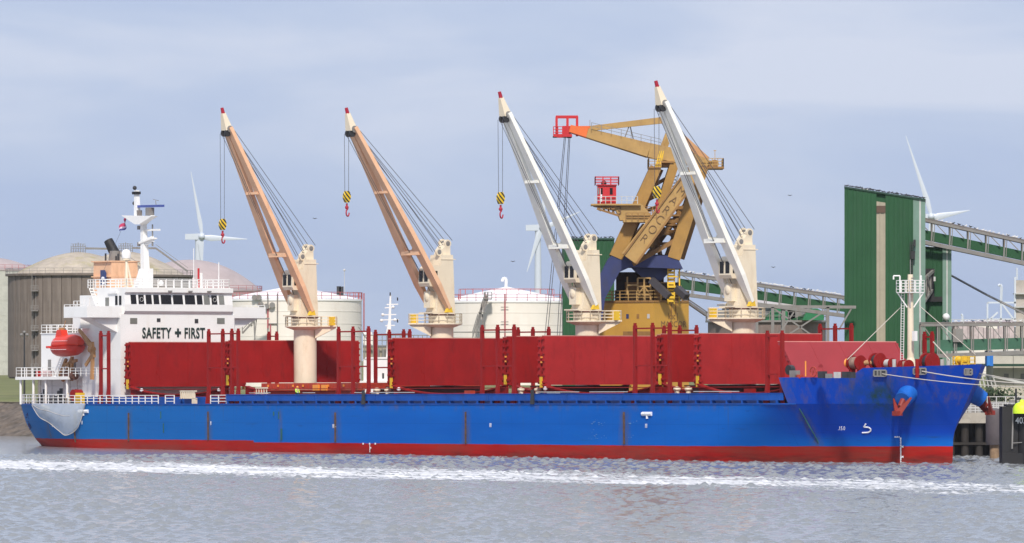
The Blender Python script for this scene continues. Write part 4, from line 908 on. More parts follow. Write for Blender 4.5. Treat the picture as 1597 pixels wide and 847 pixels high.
# davit and boat frames
def stern_gear():
    V = 10.4
    P = lambda x, y, v=V: S(*su(x, y, v))
    m = MB(); m.beam(P(124, 514), P(143, 540), .25, .35, .35, .7); m.beam(P(143, 534), P(146, 558), .4, .7); m.beam(P(148, 548), P(134, 570), .25, .4); m.beam(P(145, 555), P(144, 592), .35, .45); m.tube(P(141, 545), P(146, 545), .45); m.build('davit', M_BRN, ship)
    m = MB()
    for a, b in (((113, 556), (112, 594)), ((98, 594), (112, 560)), ((92, 590), (104, 560)), ((100, 570), (120, 562)), ((112, 575), (100, 592))): m.beam(P(*a, 9.6), P(*b, 9.6), .35, .35)
    m.build('boat_cradle', M_BRN, ship)
    m = MB(); a, b = P(84, 590, 10.4), P(97, 558, 10.0)
    for o in (-.35, .35): m.beam(a+Vector((o, 0, 0)), b+Vector((o, 0, 0)), .07, .07)
    for i in range(10): p = a.lerp(b, i/9); m.beam(p+Vector((-.35, 0, 0)), p+Vector((.35, 0, 0)), .06, .12)
    m.build('ladder', M_WHITE, ship)
    m = MB(); m.box(P(56, 588, 9.8), P(64, 578, 9.0)); m.build('life_raft_locker', M_PRED, ship)
    m = MB(); m.tube(P(68, 583, 10), P(82, 583, 10), .42, n=12); m.build('life_raft', mat('raft_canister', (.75, .55, .52), .5), ship, smooth=True)
    m = MB(); m.tube(P(100, 586, 9.9), P(118, 586, 9.9), .55, n=12); m.box(P(97, 590, 10), P(120, 585, 9)); m.build('boat_winch', mat('winch_brown', (.10, .04, .025), .6, var=.4), ship)
    # lifeboat, a thing of its own hanging over the boat deck
    e = empty('lifeboat'); e.matrix_world = ship_mw(); tag(e, 'enclosed orange-red lifeboat hanging above the boat deck beside the stern', 'lifeboat')
    c = P(106, 537, 10.4); cu = c.x; cw = c.z; L = 3.05
    def loft(prof, nm, mt, k=14, n=16):
        m = MB(); vs = []
        for i in range(k+1):
            t = -1+2*i/k; s = max(.16, (1-abs(t)**4.2))**.5
            for j in range(n):
                a = 2*math.pi*j/n; y, z = prof(a, s); vs.append(Vector((cu+L*t, -10.4+y, cw+z+.12*t)))
        fs = [(i*n+j, i*n+(j+1) % n, (i+1)*n+(j+1) % n, (i+1)*n+j) for i in range(k) for j in range(n)]
        m.add(vs, fs+[tuple(range(n-1, -1, -1)), tuple(range(k*n, (k+1)*n))]); return m.build(nm, mt, e, smooth=True, angle=50)
    loft(lambda a, s: (1.35*s*math.cos(a), (1.25*s if math.sin(a) > 0 else .5)*math.sin(a)), 'canopy', M_BOAT)
    loft(lambda a, s: (1.5*s*math.cos(a), (.12 if math.sin(a) > 0 else 1.25*s)*math.sin(a)-.35), 'boat_hull', mat('lifeboat_lower_red', (.55, .03, .018), .4))
    m = MB(); m.prism([Vector((cu-2.2, -10.9, cw+.9)), Vector((cu-.6, -10.9, cw+.9)), Vector((cu-.9, -10.9, cw+1.9)), Vector((cu-1.8, -10.9, cw+1.9))], (0, 1.0, 0)); m.build('steering_tower', M_BOAT, e)
    m = MB(); m.beam((cu-3.3, -11.4, cw-.42), (cu-2.0, -11.95, cw-.42), .2, .2); m.beam((cu-3.25, -11.5, cw-.35), (cu-3.25, -9.3, cw-.35), .5, .3); m.build('rubbing_band', M_BOAT, e)
    m = MB()
    for i in range(9):
        m.box((cu-1.9+i*.45, -11.80, cw+.42), (cu-1.68+i*.45, -11.68, cw+.47)); m.box((cu-2.1+i*.45, -11.92, cw-.72), (cu-1.85+i*.45, -11.75, cw-.67))
    m.build('grab_line', M_MARK, e)
    m = MB(); m.beam((cu-.9, -10.4, cw+1.9), (cu-.5, -10.4, cw+3.1), .06, .06); m.box((cu-1.7, -10.7, cw+1.9), (cu-1.1, -10.1, cw+2.2)); m.build('hatch_fitting', M_BRN, e)
    # the pale net slung along the quarter, with a folded gangway in it
    net = mat('pale_safety_net', (.72, .76, .78), .8, var=.1)
    nt = net.node_tree; b = nt.nodes['Principled BSDF']; b.inputs['Alpha'].default_value = .32
    top = [(49, 628), (60, 629), (75, 629), (90, 629), (105, 629), (120, 629), (133, 629)]; bot = [(50, 632), (61, 650), (76, 659), (92, 672), (104, 679), (122, 666), (133, 630)]
    m = MB(); vs = []; K = 24; J = 10
    def cv(tab, t):
        x = t*(len(tab)-1); i = min(int(x), len(tab)-2); f = x-i
        p = [tab[max(0, min(len(tab)-1, i+k))] for k in (-1, 0, 1, 2)]
        return [0.5*((2*p[1][q])+(-p[0][q]+p[2][q])*f+(2*p[0][q]-5*p[1][q]+4*p[2][q]-p[3][q])*f*f+(-p[0][q]+3*p[1][q]-3*p[2][q]+p[3][q])*f**3) for q in (0, 1)]
    for i in range(K+1):
        a, b_ = cv(top, i/K), cv(bot, i/K)
        for j in range(J+1):
            s = j/J; x = a[0]+(b_[0]-a[0])*s; y = a[1]+(b_[1]-a[1])*s
            u, _, w = su(x, y, 12.0); hv = half(max(-113, u), 6.2)+.25+.5*math.sin(s*math.pi)*math.sin(math.pi*i/K)
            u, _, w = su(x, y, hv); hv = half(max(-113.2, u), 6.2)+.25+.5*math.sin(s*math.pi)*math.sin(math.pi*i/K)+.06*math.sin(i*1.7+j)
            vs.append(S(*su(x, y, hv)))
    m.add(vs, [(i*(J+1)+j, i*(J+1)+j+1, (i+1)*(J+1)+j+1, (i+1)*(J+1)+j) for i in range(K) for j in range(J)])
    nobj = m.build('safety_net', net, None, smooth=True, fix=False); nobj.matrix_world = ship_mw(); tag(nobj, 'pale translucent net sagging over the blue stern quarter below the rail', 'net')
    md = nobj.modifiers.new('thickness', 'SOLIDIFY'); md.thickness = .03
    m = MB()
    for x, y in ((50, 629), (133, 629)): pass
    pts = [vs[i*(J+1)+J] for i in range(K+1)]; m.path(pts, .05, 5); pts = [vs[i*(J+1)+4] for i in range(K-6)]; m.path(pts, .03, 4)
    rp = m.build('net_rope', M_ROPE, nobj)
    m = MB(); P2 = lambda x, y: S(*su(x, y, 13.1)); m.prism([P2(101, 632), P2(104, 648), P2(117, 648), P2(116, 640), P2(108, 632)], S(0, -.5, 0)); m.beam(P2(66, 632), P2(106, 646), .3, .25); m.beam(P2(68, 636), P2(100, 650), .12, .12); m.build('accommodation_ladder', M_LGREY, ship)
    m = MB(); m.box(P2(107, 645), P2(117, 650)); m.build('ladder_foot', M_BRN, ship)
    # dark scuffed lettering at the stern
    m = MB()
    rng = random.Random(4)
    for i in range(16):
        u = -110.4+rng.uniform(-.75, .75); w = rng.uniform(2.9, 5.4); p = hull_point(u, w, .02); m.beam(p, p+Vector((rng.uniform(-.3, .3), -.02, rng.uniform(-.5, .5))), .16, .04, up=(0, 1, 0))
    m.build('scuffed_stern_marking', mat('navy_scuff', (.015, .015, .09), .6), ship)
stern_gear()
# ---------------------------------------------------------------- bow
def hull_at(px, py, out=0.04):
    lo, hi = -112.0, 66.0
    for _ in range(50):        # px grows with u along the starboard shell
        u = (lo+hi)/2; w = sv(px, py, u)[2]
        h = half(min(u, lerp_t(US, w)), w)
        X = OX+u*CT-h*ST; Y = OY-u*ST-h*CT
        if CX+FP*X/Y > px: hi = u
        else: lo = u
    w = su(px, py, h)[2]
    return u, half(u, w)+out, w
def foredeck():
    for sg in (1, -1):
        uo, _, wo = hull_at(1408, 608); h = half(uo, wo); nrm = S(.30, sg*.80, -.52).normalized()
        c = S(uo, sg*(h-1.0), wo-.2); m = MB()
        m.tube(c, c+nrm*1.8, 1.12, .92, n=24)
        m.build('hawse_bolster', mat('bolster_lit_blue', (.008, .12, .50), .5, spec=.3, dirt=(.01, .03, .2), dirt_amt=.5), ship, smooth=True, angle=50)  # lighter blue paints in the light on its upward side
        a0 = c+nrm*1.8; m = MB(); side = S(1, 0, 0); dn = S(.1, sg*.55, -.83).normalized()
        m.tube(a0-nrm*.3, a0+dn*.9, .35, .3, n=10)
        m.beam(a0+dn*1.75-side*.1, a0-dn*.25-side*1.7, .5, .75, .12, .2); m.beam(a0+dn*1.75+side*.1, a0-dn*.35+side*1.25, .5, .75, .12, .2); m.beam(a0+dn*1.75-side*.45, a0+dn*1.75+side*.45, .75, .5)
        m.build('anchor', mat('anchor_red', (.24, .022, .012), .6, dirt=RUST, dirt_amt=.5), ship)
    # fairleads in the bow bulwark
    for x, y, w_ in ((1375, 582, 2.1), (1437, 579, 2.1), (1513, 580, 1.3)):
        u, v, w = hull_at(x, y, 0); dx = 1.0; a = hull_at(x-w_*4.6, y, 0); b = hull_at(x+w_*4.6, y, 0)
        m = MB(); A, B = S(a[0], a[1]+.05, a[2]), S(b[0], b[1]+.05, b[2]); m.beam(A, B, .2, .62); m.build('fairlead', M_DARK, ship)
        m = MB(); o = Vector((0, -.14, 0))
        m.beam(A+o+Vector((0, 0, .33)), B+o+Vector((0, 0, .33)), .12, .12); m.beam(A+o-Vector((0, 0, .33)), B+o-Vector((0, 0, .33)), .12, .12)
        for t in (.0, .3, .55, 1): m.beam(A.lerp(B, t)+o+Vector((0, 0, -.3)), A.lerp(B, t)+o+Vector((0, 0, .3)), .14, .14)
        m.build('fairlead_frame', M_GREY, ship)
    # marks painted on the shell
    def mark(x0, y0, x1, y1, r=.09, nm='hull_marking'):
        a, b = hull_at(x0, y0), hull_at(x1, y1); m = MB(); m.beam(S(*a), S(*b), .03, 2*r, up=(0, 0, 1)); return m
    m = MB()
    pts = [(1351, 661), (1348, 666), (1355, 666.5), (1358.5, 669), (1358.5, 672), (1355, 674.5), (1345, 675)]
    m.path([S(*hull_at(*p)) for p in pts], .085, 6); m.build('bulb_symbol', M_MARK, ship)
    for x, y in ((1010, 645.5), (131, 641.5)):
        m = MB(); a, b = S(*hull_at(x-7.5, y)), S(*hull_at(x+7.5, y)); m.tube(a, b, .23, n=8); c = S(*hull_at(x, y)); m.tube(c, c-Vector((0, 0, .55)), .16, n=6); m.build('tug_mark', M_MARK, ship)
    for x, y, t_ in ((768, 663, 'III'), (1011, 664, 'III'), (523, 664.5, 'III -'), (332, 660, 'II'), (131, 659, 'II'), (85, 663, 'II')):
        u, v, w = hull_at(x, y); text('hull_marking', t_, .7, S(u-.5, v+.02, w-.25), (1, 0, 0), (0, 0, 1), M_MARK, ship, .01, sx=.8)
    u, v, w = hull_at(1308, 668); text('hull_marking', '.15.0', .6, S(u, v+.05, w-.2), (1, .05, 0), (0, 0, 1), M_MARK, ship, .01)
    def digits(x, y0, y1, strs, size):
        n = len(strs)
        for i, s_ in enumerate(strs):
            y = y0+(y1-y0)*i/(n-1); u, v, w = hull_at(x, y, .07)
            if w < -.6: continue
            u2 = hull_at(x+4, y, .07); d = (S(*u2)-S(u, v, w)); text('draught_mark', s_, size, S(u, v, w-size*.35), (d.x, d.y, 0), (0, 0, 1), M_MARK, ship, .01, bold=.015)
    digits(1404.5, 684, 722, ['8', '6', '4', '2', '7M', '8', '6', '4', '2', '6M', '8', '6', '4'], .30)
    digits(577, 693, 704, ['4', '2', '5M', '8', '6'], .27)
    for x in (567, 577, 586):
        u, v, w = hull_at(x, 692); m = MB(); m.box(S(u-.12, v, w-.1), S(u+.12, v+.03, w+.1)); m.build('draught_mark', M_MARK, ship)
    for x in (1397, 1400, 1403):
        u, v, w = hull_at(x, 681.5); m = MB(); m.box(S(u-.09, v+.02, w-.08), S(u+.09, v+.06, w+.08)); m.build('draught_mark', M_MARK, ship)
    m = MB()
    rng = random.Random(9)
    for i in range(34):
        x = rng.choice([927, 940, 984])+rng.gauss(0, 4); y = rng.uniform(655, 686); a = hull_at(x, y, .015); m.box(S(*a), S(a[0]+rng.uniform(.04, .3), a[1]+.02, a[2]+rng.uniform(.02, .05)))
    m.build('scratch', mat('scratched_paint', (.16, .32, .50), .6), ship)
    # foremast
    uf, vf, _ = su(1421, 574, 0); Pm = lambda x, y, v=0: S(*su(x, y, v))
    m = MB(); m.tube(Pm(1421, 585), Pm(1421, 428), .40, .30, n=16); m.tube(Pm(1421, 585), Pm(1421, 558), .95, .40, n=12); fm = m.build('foremast', M_CREAM, ship, smooth=True)
    m = MB(); z = Pm(1421, 457).z
    m.box(Vector((uf-1.1, -1.1, z)), Vector((uf+1.1, 1.1, z+.1)))
    for a in ((-1, -1), (1, -1), (-1, 1), (1, 1)): m.beam(Vector((uf+a[0], a[1], z)), Vector((uf+a[0]*.25, a[1]*.25, z-1.6)), .13, .13)
    m.rail([Vector((uf+a, b, z+.1)) for a, b in ((-1.1, -1.1), (1.1, -1.1), (1.1, 1.1), (-1.1, 1.1), (-1.1, -1.1))], 1.3, 4, .7, .04); m.build('mast_platform', M_WHITE, fm)
    m = MB()
    for sg in (1, -1):
        q = Vector((uf, -sg*1.55, z)); m.path([q, q+Vector((0, 0, 1.9)), q+Vector((-.5, -sg*.5, 1.9)), q+Vector((-.5, -sg*.5, 1.5))], .09, 6)
    m.build('lamp_arm', M_WHITE, fm)
    m = MB(); a, b = S(uf-.9, .55, 9.1), S(uf-.75, .45, z)
    for o in (-.25, .25): m.beam(a+Vector((o, 0, 0)), b+Vector((o, 0, 0)), .06, .06)
    for i in range(34): p = a.lerp(b, i/33); m.beam(p+Vector((-.25, 0, 0)), p+Vector((.25, 0, 0)), .04, .05)
    m.build('ladder', M_WHITE, fm)
    m = MB(); q = Pm(1427.5, 524, .6); m.box(q-Vector((.22, .2, .55)), q+Vector((.22, .2, .55))); m.build('junction_box', M_WHITE, fm)
    m = MB()
    for k in range(5): q = Pm(1425.5, 434+4*k, .2); m.box(q-Vector((.25, .1, .06)), q+Vector((.2, .1, .06)))
    m.tube(Pm(1421, 428), Pm(1421, 405), .05); m.build('mast_fitting', M_GREY, fm)
    m = MB(); m.tube(Pm(1407, 478), Pm(1322, 561, 8.5), .04, n=5); m.tube(Pm(1435, 477), Pm(1522, 553, -3), .04, n=5); m.tube(Pm(1456, 533, -6), Pm(1482, 562, -7), .08, n=5); m.build('mast_stay', M_ROPE, fm)
    # winches
    def winch(x, y, v, rd, L, mt, ends=None, drum=M_PRED):
        c = Pm(x, y, v); m = MB()
        for t in (-.5, .5): q = c+Vector((L*t, 0, 0)); m.tube(q-Vector((.1, 0, 0)), q+Vector((.1, 0, 0)), rd, n=20)
        m.tube(c-Vector((L/2, 0, 0)), c+Vector((L/2, 0, 0)), rd*.55, n=14); m.box(Vector((c.x-L/2-.2, c.y-.3, 9.05)), Vector((c.x-L/2+.2, c.y+.3, c.z))); m.box(Vector((c.x+L/2-.2, c.y-.3, 9.05)), Vector((c.x+L/2+.2, c.y+.3, c.z)))
        w = m.build('mooring_winch', drum, ship, smooth=True, angle=40)
        m = MB(); m.tube(c-Vector((L/2-.15, 0, 0)), c+Vector((L/2-.15, 0, 0)), rd*.78, n=16); m.build('rope_drum', mt, w, smooth=True, angle=40)
        if ends:
            m = MB(); q = c-Vector((L/2+.35, 0, 0)); m.lathe((0, 0, 0), [(.52, -.45), (.34, -.2), (.30, .1), (.5, .35)], 14)
            m.v = [tuple(Vector((v_[2], v_[0], v_[1]))+q) for v_ in m.v]; m.build('warping_head', ends, w, smooth=True)
        return w
    M_DR = mat('wound_rope', (.30, .20, .15), .85, var=.3, vscale=4)
    winch(1336, 566, 7.2, .85, 1.4, M_DR, M_ORANGE); winch(1369, 563, 5.6, .9, .9, M_DARK); winch(1387, 567, 5.0, .6, 1.1, M_LGREY); winch(1413, 571, 3.0, .7, 1.1, M_DR)
    winch(1450, 565, 1.0, 1.05, 1.0, M_DARK, M_PRED); winch(1500, 562, -2.6, .5, 1.0, M_YEL, None, M_YEL)
    m = MB(); q = Pm(1506, 568, -3.5); q.z = 10.2; m.rail([q+Vector((-2, 0, 0)), q+Vector((1.6, 0, 0)), q+Vector((1.6, -2, 0))], 1.2, 3, .8, .06); m.build('railing', M_YEL, ship)
    m = MB(); m.tube(Pm(1348, 566, 6.6), Pm(1362, 565, 6), .3, n=10); m.build('winch_shaft', M_BRN, ship)
    # small gear along the forecastle edge
    m = MB(); a = Pm(1257, 587, 12.6); m.tube(a, a+Vector((0, 0, 1.7)), .08); m.build('flag_staff', M_ORANGE, ship)
    m = MB(); c = Pm(1269, 580, 12.2); pts = [c+Vector((.55*math.cos(t), 0, .55*math.sin(t))) for t in [i*math.pi/6 for i in range(13)]]; m.path(pts, .07)
    for i in range(3): t = i*math.pi/3; m.beam(c+Vector((.5*math.cos(t), 0, .5*math.sin(t))), c-Vector((.5*math.cos(t), 0, .5*math.sin(t))), .06, .06)
    m.build('hand_wheel', M_ORED, ship)
    rng = random.Random(2)
    for x in (1237, 1246, 1281, 1293, 1306, 1318, 1327):
        m = MB(); a = Pm(x, 587, 12.2); h = rng.uniform(.35, .9); a.z = 9.05; m.box(a, a+Vector((rng.uniform(.5, 1.3), -.5, h))); m.build('deck_fitting', rng.choice([M_GREY, M_ORED, M_DARK, M_LGREY]), ship)
    m = MB(); a = Pm(1233, 577, 11.5); m.tube(a-Vector((0, .3, 0)), a+Vector((0, .3, 0)), .55, n=16); m.build('rope_reel', M_DARK, ship)
    for x in (1395, 1405, 1431, 1470, 1480):
        m = MB(); a = Pm(x, 572, 5 if x < 1440 else -2); a.z = 9.05; m.tube(a, a+Vector((0, 0, 1.7+rng.uniform(0, .4))), .22, n=8); m.build('bollard', rng.choice([M_LGREY, M_PRED]), ship)
foredeck()
# mooring lines, each a thing, running ahead to the jetty
def rope(label, p, q, sag, r=.048):
    m = MB(); pts = [p.lerp(q, i/20)-Vector((0, 0, sag*4*(i/20)*(1-i/20))) for i in range(21)]; m.path(pts, r, 6)
    o = m.build('mooring_line', M_ROPE, None, smooth=True); return tag(o, label, 'mooring line', 'bow mooring lines running to the jetty')
def bow_point(x, y): return ship_world(*hull_at(x, y, .2))
rope('pale mooring line from the aftermost bow fairlead, lower of the two long lines', bow_point(1378, 583), at(1640, 604.5, 640), .35)
rope('thick mooring line from the middle bow fairlead, upper of the two long lines', bow_point(1440, 579), at(1640, 599.5, 645), .3, .06)
rope('thin mooring line from the foremost fairlead close to the stem', bow_point(1516, 580), at(1640, 596, 668), .2, .05)
# ---------------------------------------------------------------- crewman on deck
def person():
    e = empty('person'); e.matrix_world = ship_mw() @ Matrix.Translation(S(*su(464, 616, 12.2)[:2], 6.62)); base = e
    jn = {'pel': (0, 0, .95), 'ch': (.0, 0, 1.28), 'nk': (.02, 0, 1.50), 'hd': (.04, 0, 1.62), 'top': (.04, 0, 1.74), 'sl': (0, .19, 1.42), 'el': (.03, .27, 1.15), 'wl': (.2, .22, .98),
          'sr': (0, -.19, 1.42), 'er': (.03, -.27, 1.15), 'wr': (.22, -.2, 1.02), 'hl': (0, .1, .9), 'kl': (.05, .12, .5), 'al': (0, .12, .08), 'fl': (.17, .13, .04), 'hr': (0, -.1, .9), 'kr': (-.03, -.12, .5), 'ar': (-.06, -.12, .08), 'fr': (.12, -.13, .04)}
    ra = dict(pel=.15, ch=.17, nk=.065, hd=.1, top=.08, sl=.085, el=.06, wl=.045, sr=.085, er=.06, wr=.045, hl=.1, kl=.07, al=.05, fl=.04, hr=.1, kr=.07, ar=.05, fr=.04)
    ed = [('pel', 'ch'), ('ch', 'nk'), ('nk', 'hd'), ('hd', 'top'), ('ch', 'sl'), ('sl', 'el'), ('el', 'wl'), ('ch', 'sr'), ('sr', 'er'), ('er', 'wr'), ('pel', 'hl'), ('hl', 'kl'), ('kl', 'al'), ('al', 'fl'), ('pel', 'hr'), ('hr', 'kr'), ('kr', 'ar'), ('ar', 'fr')]
    def skin(keys, edges, scale, nm, mt):
        ix = {k: i for i, k in enumerate(keys)}; me = bpy.data.meshes.new(nm); me.from_pydata([jn[k] for k in keys], [(ix[a], ix[b]) for a, b in edges], []); me.update()
        o = bpy.data.objects.new(nm, me); COL.objects.link(o); o.modifiers.new('s', 'SKIN'); me.skin_vertices or None
        if not me.skin_vertices: 
            bm = bmesh.new(); bm.from_mesh(me); bm.verts.layers.skin.verify(); bm.to_mesh(me); bm.free()
        for k in keys: me.skin_vertices[0].data[ix[k]].radius = (ra[k]*scale,)*2
        me.skin_vertices[0].data[0].use_root = True
        s = o.modifiers.new('d', 'SUBSURF'); s.levels = 1; s.render_levels = 1
        bpy.context.view_layer.update(); m2 = bpy.data.meshes.new_from_object(o.evaluated_get(bpy.context.evaluated_depsgraph_get()))
        bpy.data.objects.remove(o); m2.materials.clear(); m2.materials.append(mt); m2.name = nm; o = bpy.data.objects.new(nm, m2); COL.objects.link(o); o.parent = base; return o
    skin(list(jn), ed, 1.0, 'body', M_SKIN)
    skin(['pel', 'ch', 'sl', 'el', 'wl', 'sr', 'er', 'wr'], [('pel', 'ch'), ('ch', 'sl'), ('sl', 'el'), ('el', 'wl'), ('ch', 'sr'), ('sr', 'er'), ('er', 'wr')], 1.22, 'jacket', M_HIVIS)
    jn['pel'] = (0, 0, .93)
    skin(['pel', 'hl', 'kl', 'al', 'hr', 'kr', 'ar'], [('pel', 'hl'), ('hl', 'kl'), ('kl', 'al'), ('pel', 'hr'), ('hr', 'kr'), ('kr', 'ar')], 1.2, 'trousers', M_CLOTH)
    m = MB(); m.lathe((.04, 0, 1.66), [(.17, 0), (.14, .03), (.13, .1), (.08, .16), (.01, .18)], 14); m.build('hard_hat', M_ORANGE, base, smooth=True)
    m = MB(); m.lathe((0, 0, 1.02), [(.19, 0), (.19, .05)], 14); m.build('reflective_band', M_MARK, base)
    tag(e, 'crewman in lime green hi-vis jacket and orange hard hat standing behind the blue bulwark', 'person')
    m = MB(); c = S(*su(464, 616, 12.2)[:2], 0); m.box(c+Vector((-2, -.6, 6.2)), c+Vector((2, .6, 6.62))); m.build('deck_step', M_DARK, ship)
person()
# ================================================================== FLOATING GRAB CRANE (behind the ship)
def grab_crane():
    Y = 748.0; root = empty('harbour_crane', (at(1005, 560, Y).x, Y, 0)); off = root.location.copy()
    tag(root, 'tall ochre harbour grab crane with blue slewing frame and red cab behind the white booms', 'harbour crane')
    def P(x, y, d=0): return at(x, y, Y) + Vector((0, d, 0)) - off
    def B(nm, mt, fn, par=root, **k):
        m = MB(); fn(m); return m.build(nm, mt, par, **k)
    z0 = 0.3
    B('pontoon', M_MBRN, lambda m: m.box((-12, -12, -1), (14, 14, 2.2)))
    # machinery house: two faces meeting at x=1018
    h0, h1 = P(925, 530).z, P(960, 472).z
    a, b, c_ = P(928, 560, 1), P(1018, 560, -3.5), P(1074.5, 560, 0.5)
    pts = [Vector((p.x, p.y, 2.2)) for p in (a, b, c_)]+[Vector((c_.x, 10, 2.2)), Vector((a.x, 10, 2.2))]
    house = B('machinery_house', M_HYEL, lambda m: m.prism(pts, (0, 0, h1-2.2)))
    fx = (pts[1]-pts[0]).normalized()
    def on_face(x, y):      # point on the left face
        t = (P(x, y).x-pts[0].x)/(pts[1].x-pts[0].x); p = pts[0].lerp(pts[1], t); p.z = P(x, y).z; return p+Vector((.02, -.06, 0))
    def on_right(x, y):
        t = (P(x, y).x-pts[1].x)/(pts[2].x-pts[1].x); p = pts[1].lerp(pts[2], t); p.z = P(x, y).z; return p+Vector((-.03, -.06, 0))
    for x, mt in ((978, M_MBLUE), (994, M_MBRN), (1010, M_LGREY)):
        B('house_sign', mt, lambda m: m.prism([on_face(x-2, 497), on_face(x+2, 497), on_face(x+2, 490), on_face(x-2, 490)], (0, .1, 0)), house)
    B('house_recess', M_MBRN, lambda m: m.prism([on_face(971, 540), on_face(1016, 540), on_face(1016, 517), on_face(971, 517)], (0, .1, 0)), house)
    B('roof_trim', M_MBRN, lambda m: m.prism([p+Vector((0, -.12, h1-2.2)) for p in pts], (0, 0, .25)), house)
    fr = (pts[2]-pts[1]).normalized()
    text('lettering', 'MARCOR', 1.05, on_right(1030, 510), fr, (0, 0, 1), M_MLET, house, .01, sx=1.0)
    text('lettering', 'kpc |', 1.15, on_right(1042, 498), fr, (0, 0, 1), M_MLET, house, .01, sx=.75)
    B('pipe', M_MBRN, lambda m: (m.tube(on_right(1047, 495), on_right(1047, 474), .07), m.tube(on_right(1054, 490), on_right(1054, 474), .07)), house)
    # rails and lattice on the roof
    def roof(m):
        z = h1-2.2+2.2+.25
        q = [p.copy() for p in pts]; 
        for p in q: p.z = z
        m.rail(q+[q[0]], 1.2, 3, 1.2, .05)
    B('railing', M_MYEL, roof)
    def lat(m):
        for x in (994, 1004, 1014): m.beam(P(x, 471, -2), P(x, 434, -2), .22, .22)
        for y in (434, 447, 460): m.beam(P(994, y, -2), P(1014, y, -2), .18, .18)
        m.beam(P(994, 460, -2), P(1004, 447, -2), .14, .14); m.beam(P(1014, 460, -2), P(1004, 447, -2), .14, .14); m.beam(P(978, 445, -2), P(994, 445, -2), .2, .2); m.beam(P(978, 460, -1.5), P(978, 432, -1.5), .2, .2)
        m.beam(P(1030, 471, -1), P(1030, 440, -1), .14, .14); m.beam(P(1022, 441, -1), P(1040, 441, -1), .14, .14)
    B('access_tower', M_MYEL, lat)
    B('machinery', M_MBRN, lambda m: (m.box(P(975, 470, 1), P(1010, 440, 5)), m.box(P(1010, 470, 2), P(1033, 450, 5)), m.box(P(960, 470, 3), P(975, 452, 5)), m.box(P(1040, 470, 2), P(1060, 456, 5))))
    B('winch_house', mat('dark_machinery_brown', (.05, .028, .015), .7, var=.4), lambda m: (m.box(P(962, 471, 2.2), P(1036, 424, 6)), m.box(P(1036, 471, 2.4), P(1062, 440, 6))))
    def stair(m):
        for x in (1041, 1051, 1059): m.beam(P(x, 474, -2), P(x, 418, -2), .16, .16)
        for i in range(10): m.beam(P(1041, 420+i*5.5, -2), P(1051, 420+i*5.5, -2), .14, .3)
        m.box(P(1040, 449, -2.6), P(1062, 446, -1)); m.box(P(1040, 433, -2.6), P(1056, 431, -1))
    B('stairway', M_YEL, stair)
    B('chute', mat('chute_dark_grey', (.05, .045, .05), .6), lambda m: (m.beam(P(1015, 437, -3), P(1042, 463, -4), .9, .8), m.beam(P(1055, 450, -3), P(1069, 464, -4), .9, .8)))
    B('gangway_pipe', M_GREY, lambda m: (m.beam(P(1060, 463, 0), P(1103, 491, 4), .3, .35), m.beam(P(1062, 459, 0), P(1105, 487, 4), .12, .12)))
    # blue slewing frame
    def blue(m):
        for d in (-3.2, 4.0):
            m.prism([P(948, 404, d), P(960, 394, d), P(984, 400, d), P(981, 417, d), P(966, 424, d), P(943, 466, d), P(938, 505, d), P(918, 505, d), P(924, 452, d)], (0, 1.6, 0)); m.prism([P(984, 400, d), P(1054, 399, d), P(1064, 420, d), P(981, 417, d)], (0, 1.6, 0))
        m.prism([P(978, 396, -1.6), P(1050, 398, -1.6), P(1058, 418, -1.6), P(982, 416, -1.6)], (0, 5.6, 0)); m.prism([P(950, 403, -1.6), P(964, 398, -1.6), P(946, 450, -1.6), P(934, 455, -1.6)], (0, 5.6, 0))
        m.prism([P(985, 417, -1.5), P(1050, 420, -1.5), P(1030, 438, -1.5), P(1000, 432, -1.5)], (0, 5, 0))
    B('slewing_frame', M_MBLUE, blue)
    # front A-frame leg (left) and its twin behind
    for d in (-2.6, 4.2):
        B('leg', M_LEG, lambda m: (m.beam(P(960, 402, d), P(1022, 262, d), 1.4, 1.7, 1.3, 1.4),))
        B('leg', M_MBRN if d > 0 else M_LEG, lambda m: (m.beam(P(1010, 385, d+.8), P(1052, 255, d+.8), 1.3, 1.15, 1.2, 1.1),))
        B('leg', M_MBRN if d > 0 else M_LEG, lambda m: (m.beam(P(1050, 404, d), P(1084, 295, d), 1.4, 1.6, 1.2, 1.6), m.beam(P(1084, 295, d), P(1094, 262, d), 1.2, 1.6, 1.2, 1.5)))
    B('main_strut', M_MYEL, lambda m: m.beam(P(980, 405, -4.6), P(1086, 262, -4.6), 1.3, 2.35, 1.2, 1.75))
    B('strut_flange', M_MBRN, lambda m: (m.beam(P(972, 398, -5.3), P(1080, 252, -5.3), .25, .2), m.beam(P(991, 412, -5.3), P(1093, 271, -5.3), .25, .25)))
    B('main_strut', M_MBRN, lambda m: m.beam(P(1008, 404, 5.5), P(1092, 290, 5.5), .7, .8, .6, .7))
    dirv = (P(1086, 262)-P(980, 405)).normalized(); xd = Vector((dirv.z, 0, -dirv.x))
    for (x, y), ch in zip(((1004, 374), (1015, 359), (1027, 344), (1038, 330), (1049, 315), (1060, 300)), 'ROCRAM'):
        text('lettering', ch, 1.6, P(x, y, -5.32)-xd*.5-dirv*.5, xd, dirv, M_MLET, root, .02, sx=.9, bold=-.035)
    B('leg_shaded_face', M_MBRN, lambda m: (m.beam(P(969, 402, 0), P(1030, 264, 0), 1.2, .8), m.beam(P(1063, 404, 0), P(1097, 296, 0), 1.2, .7)))  # dark beams added to paint in the legs' shaded right faces
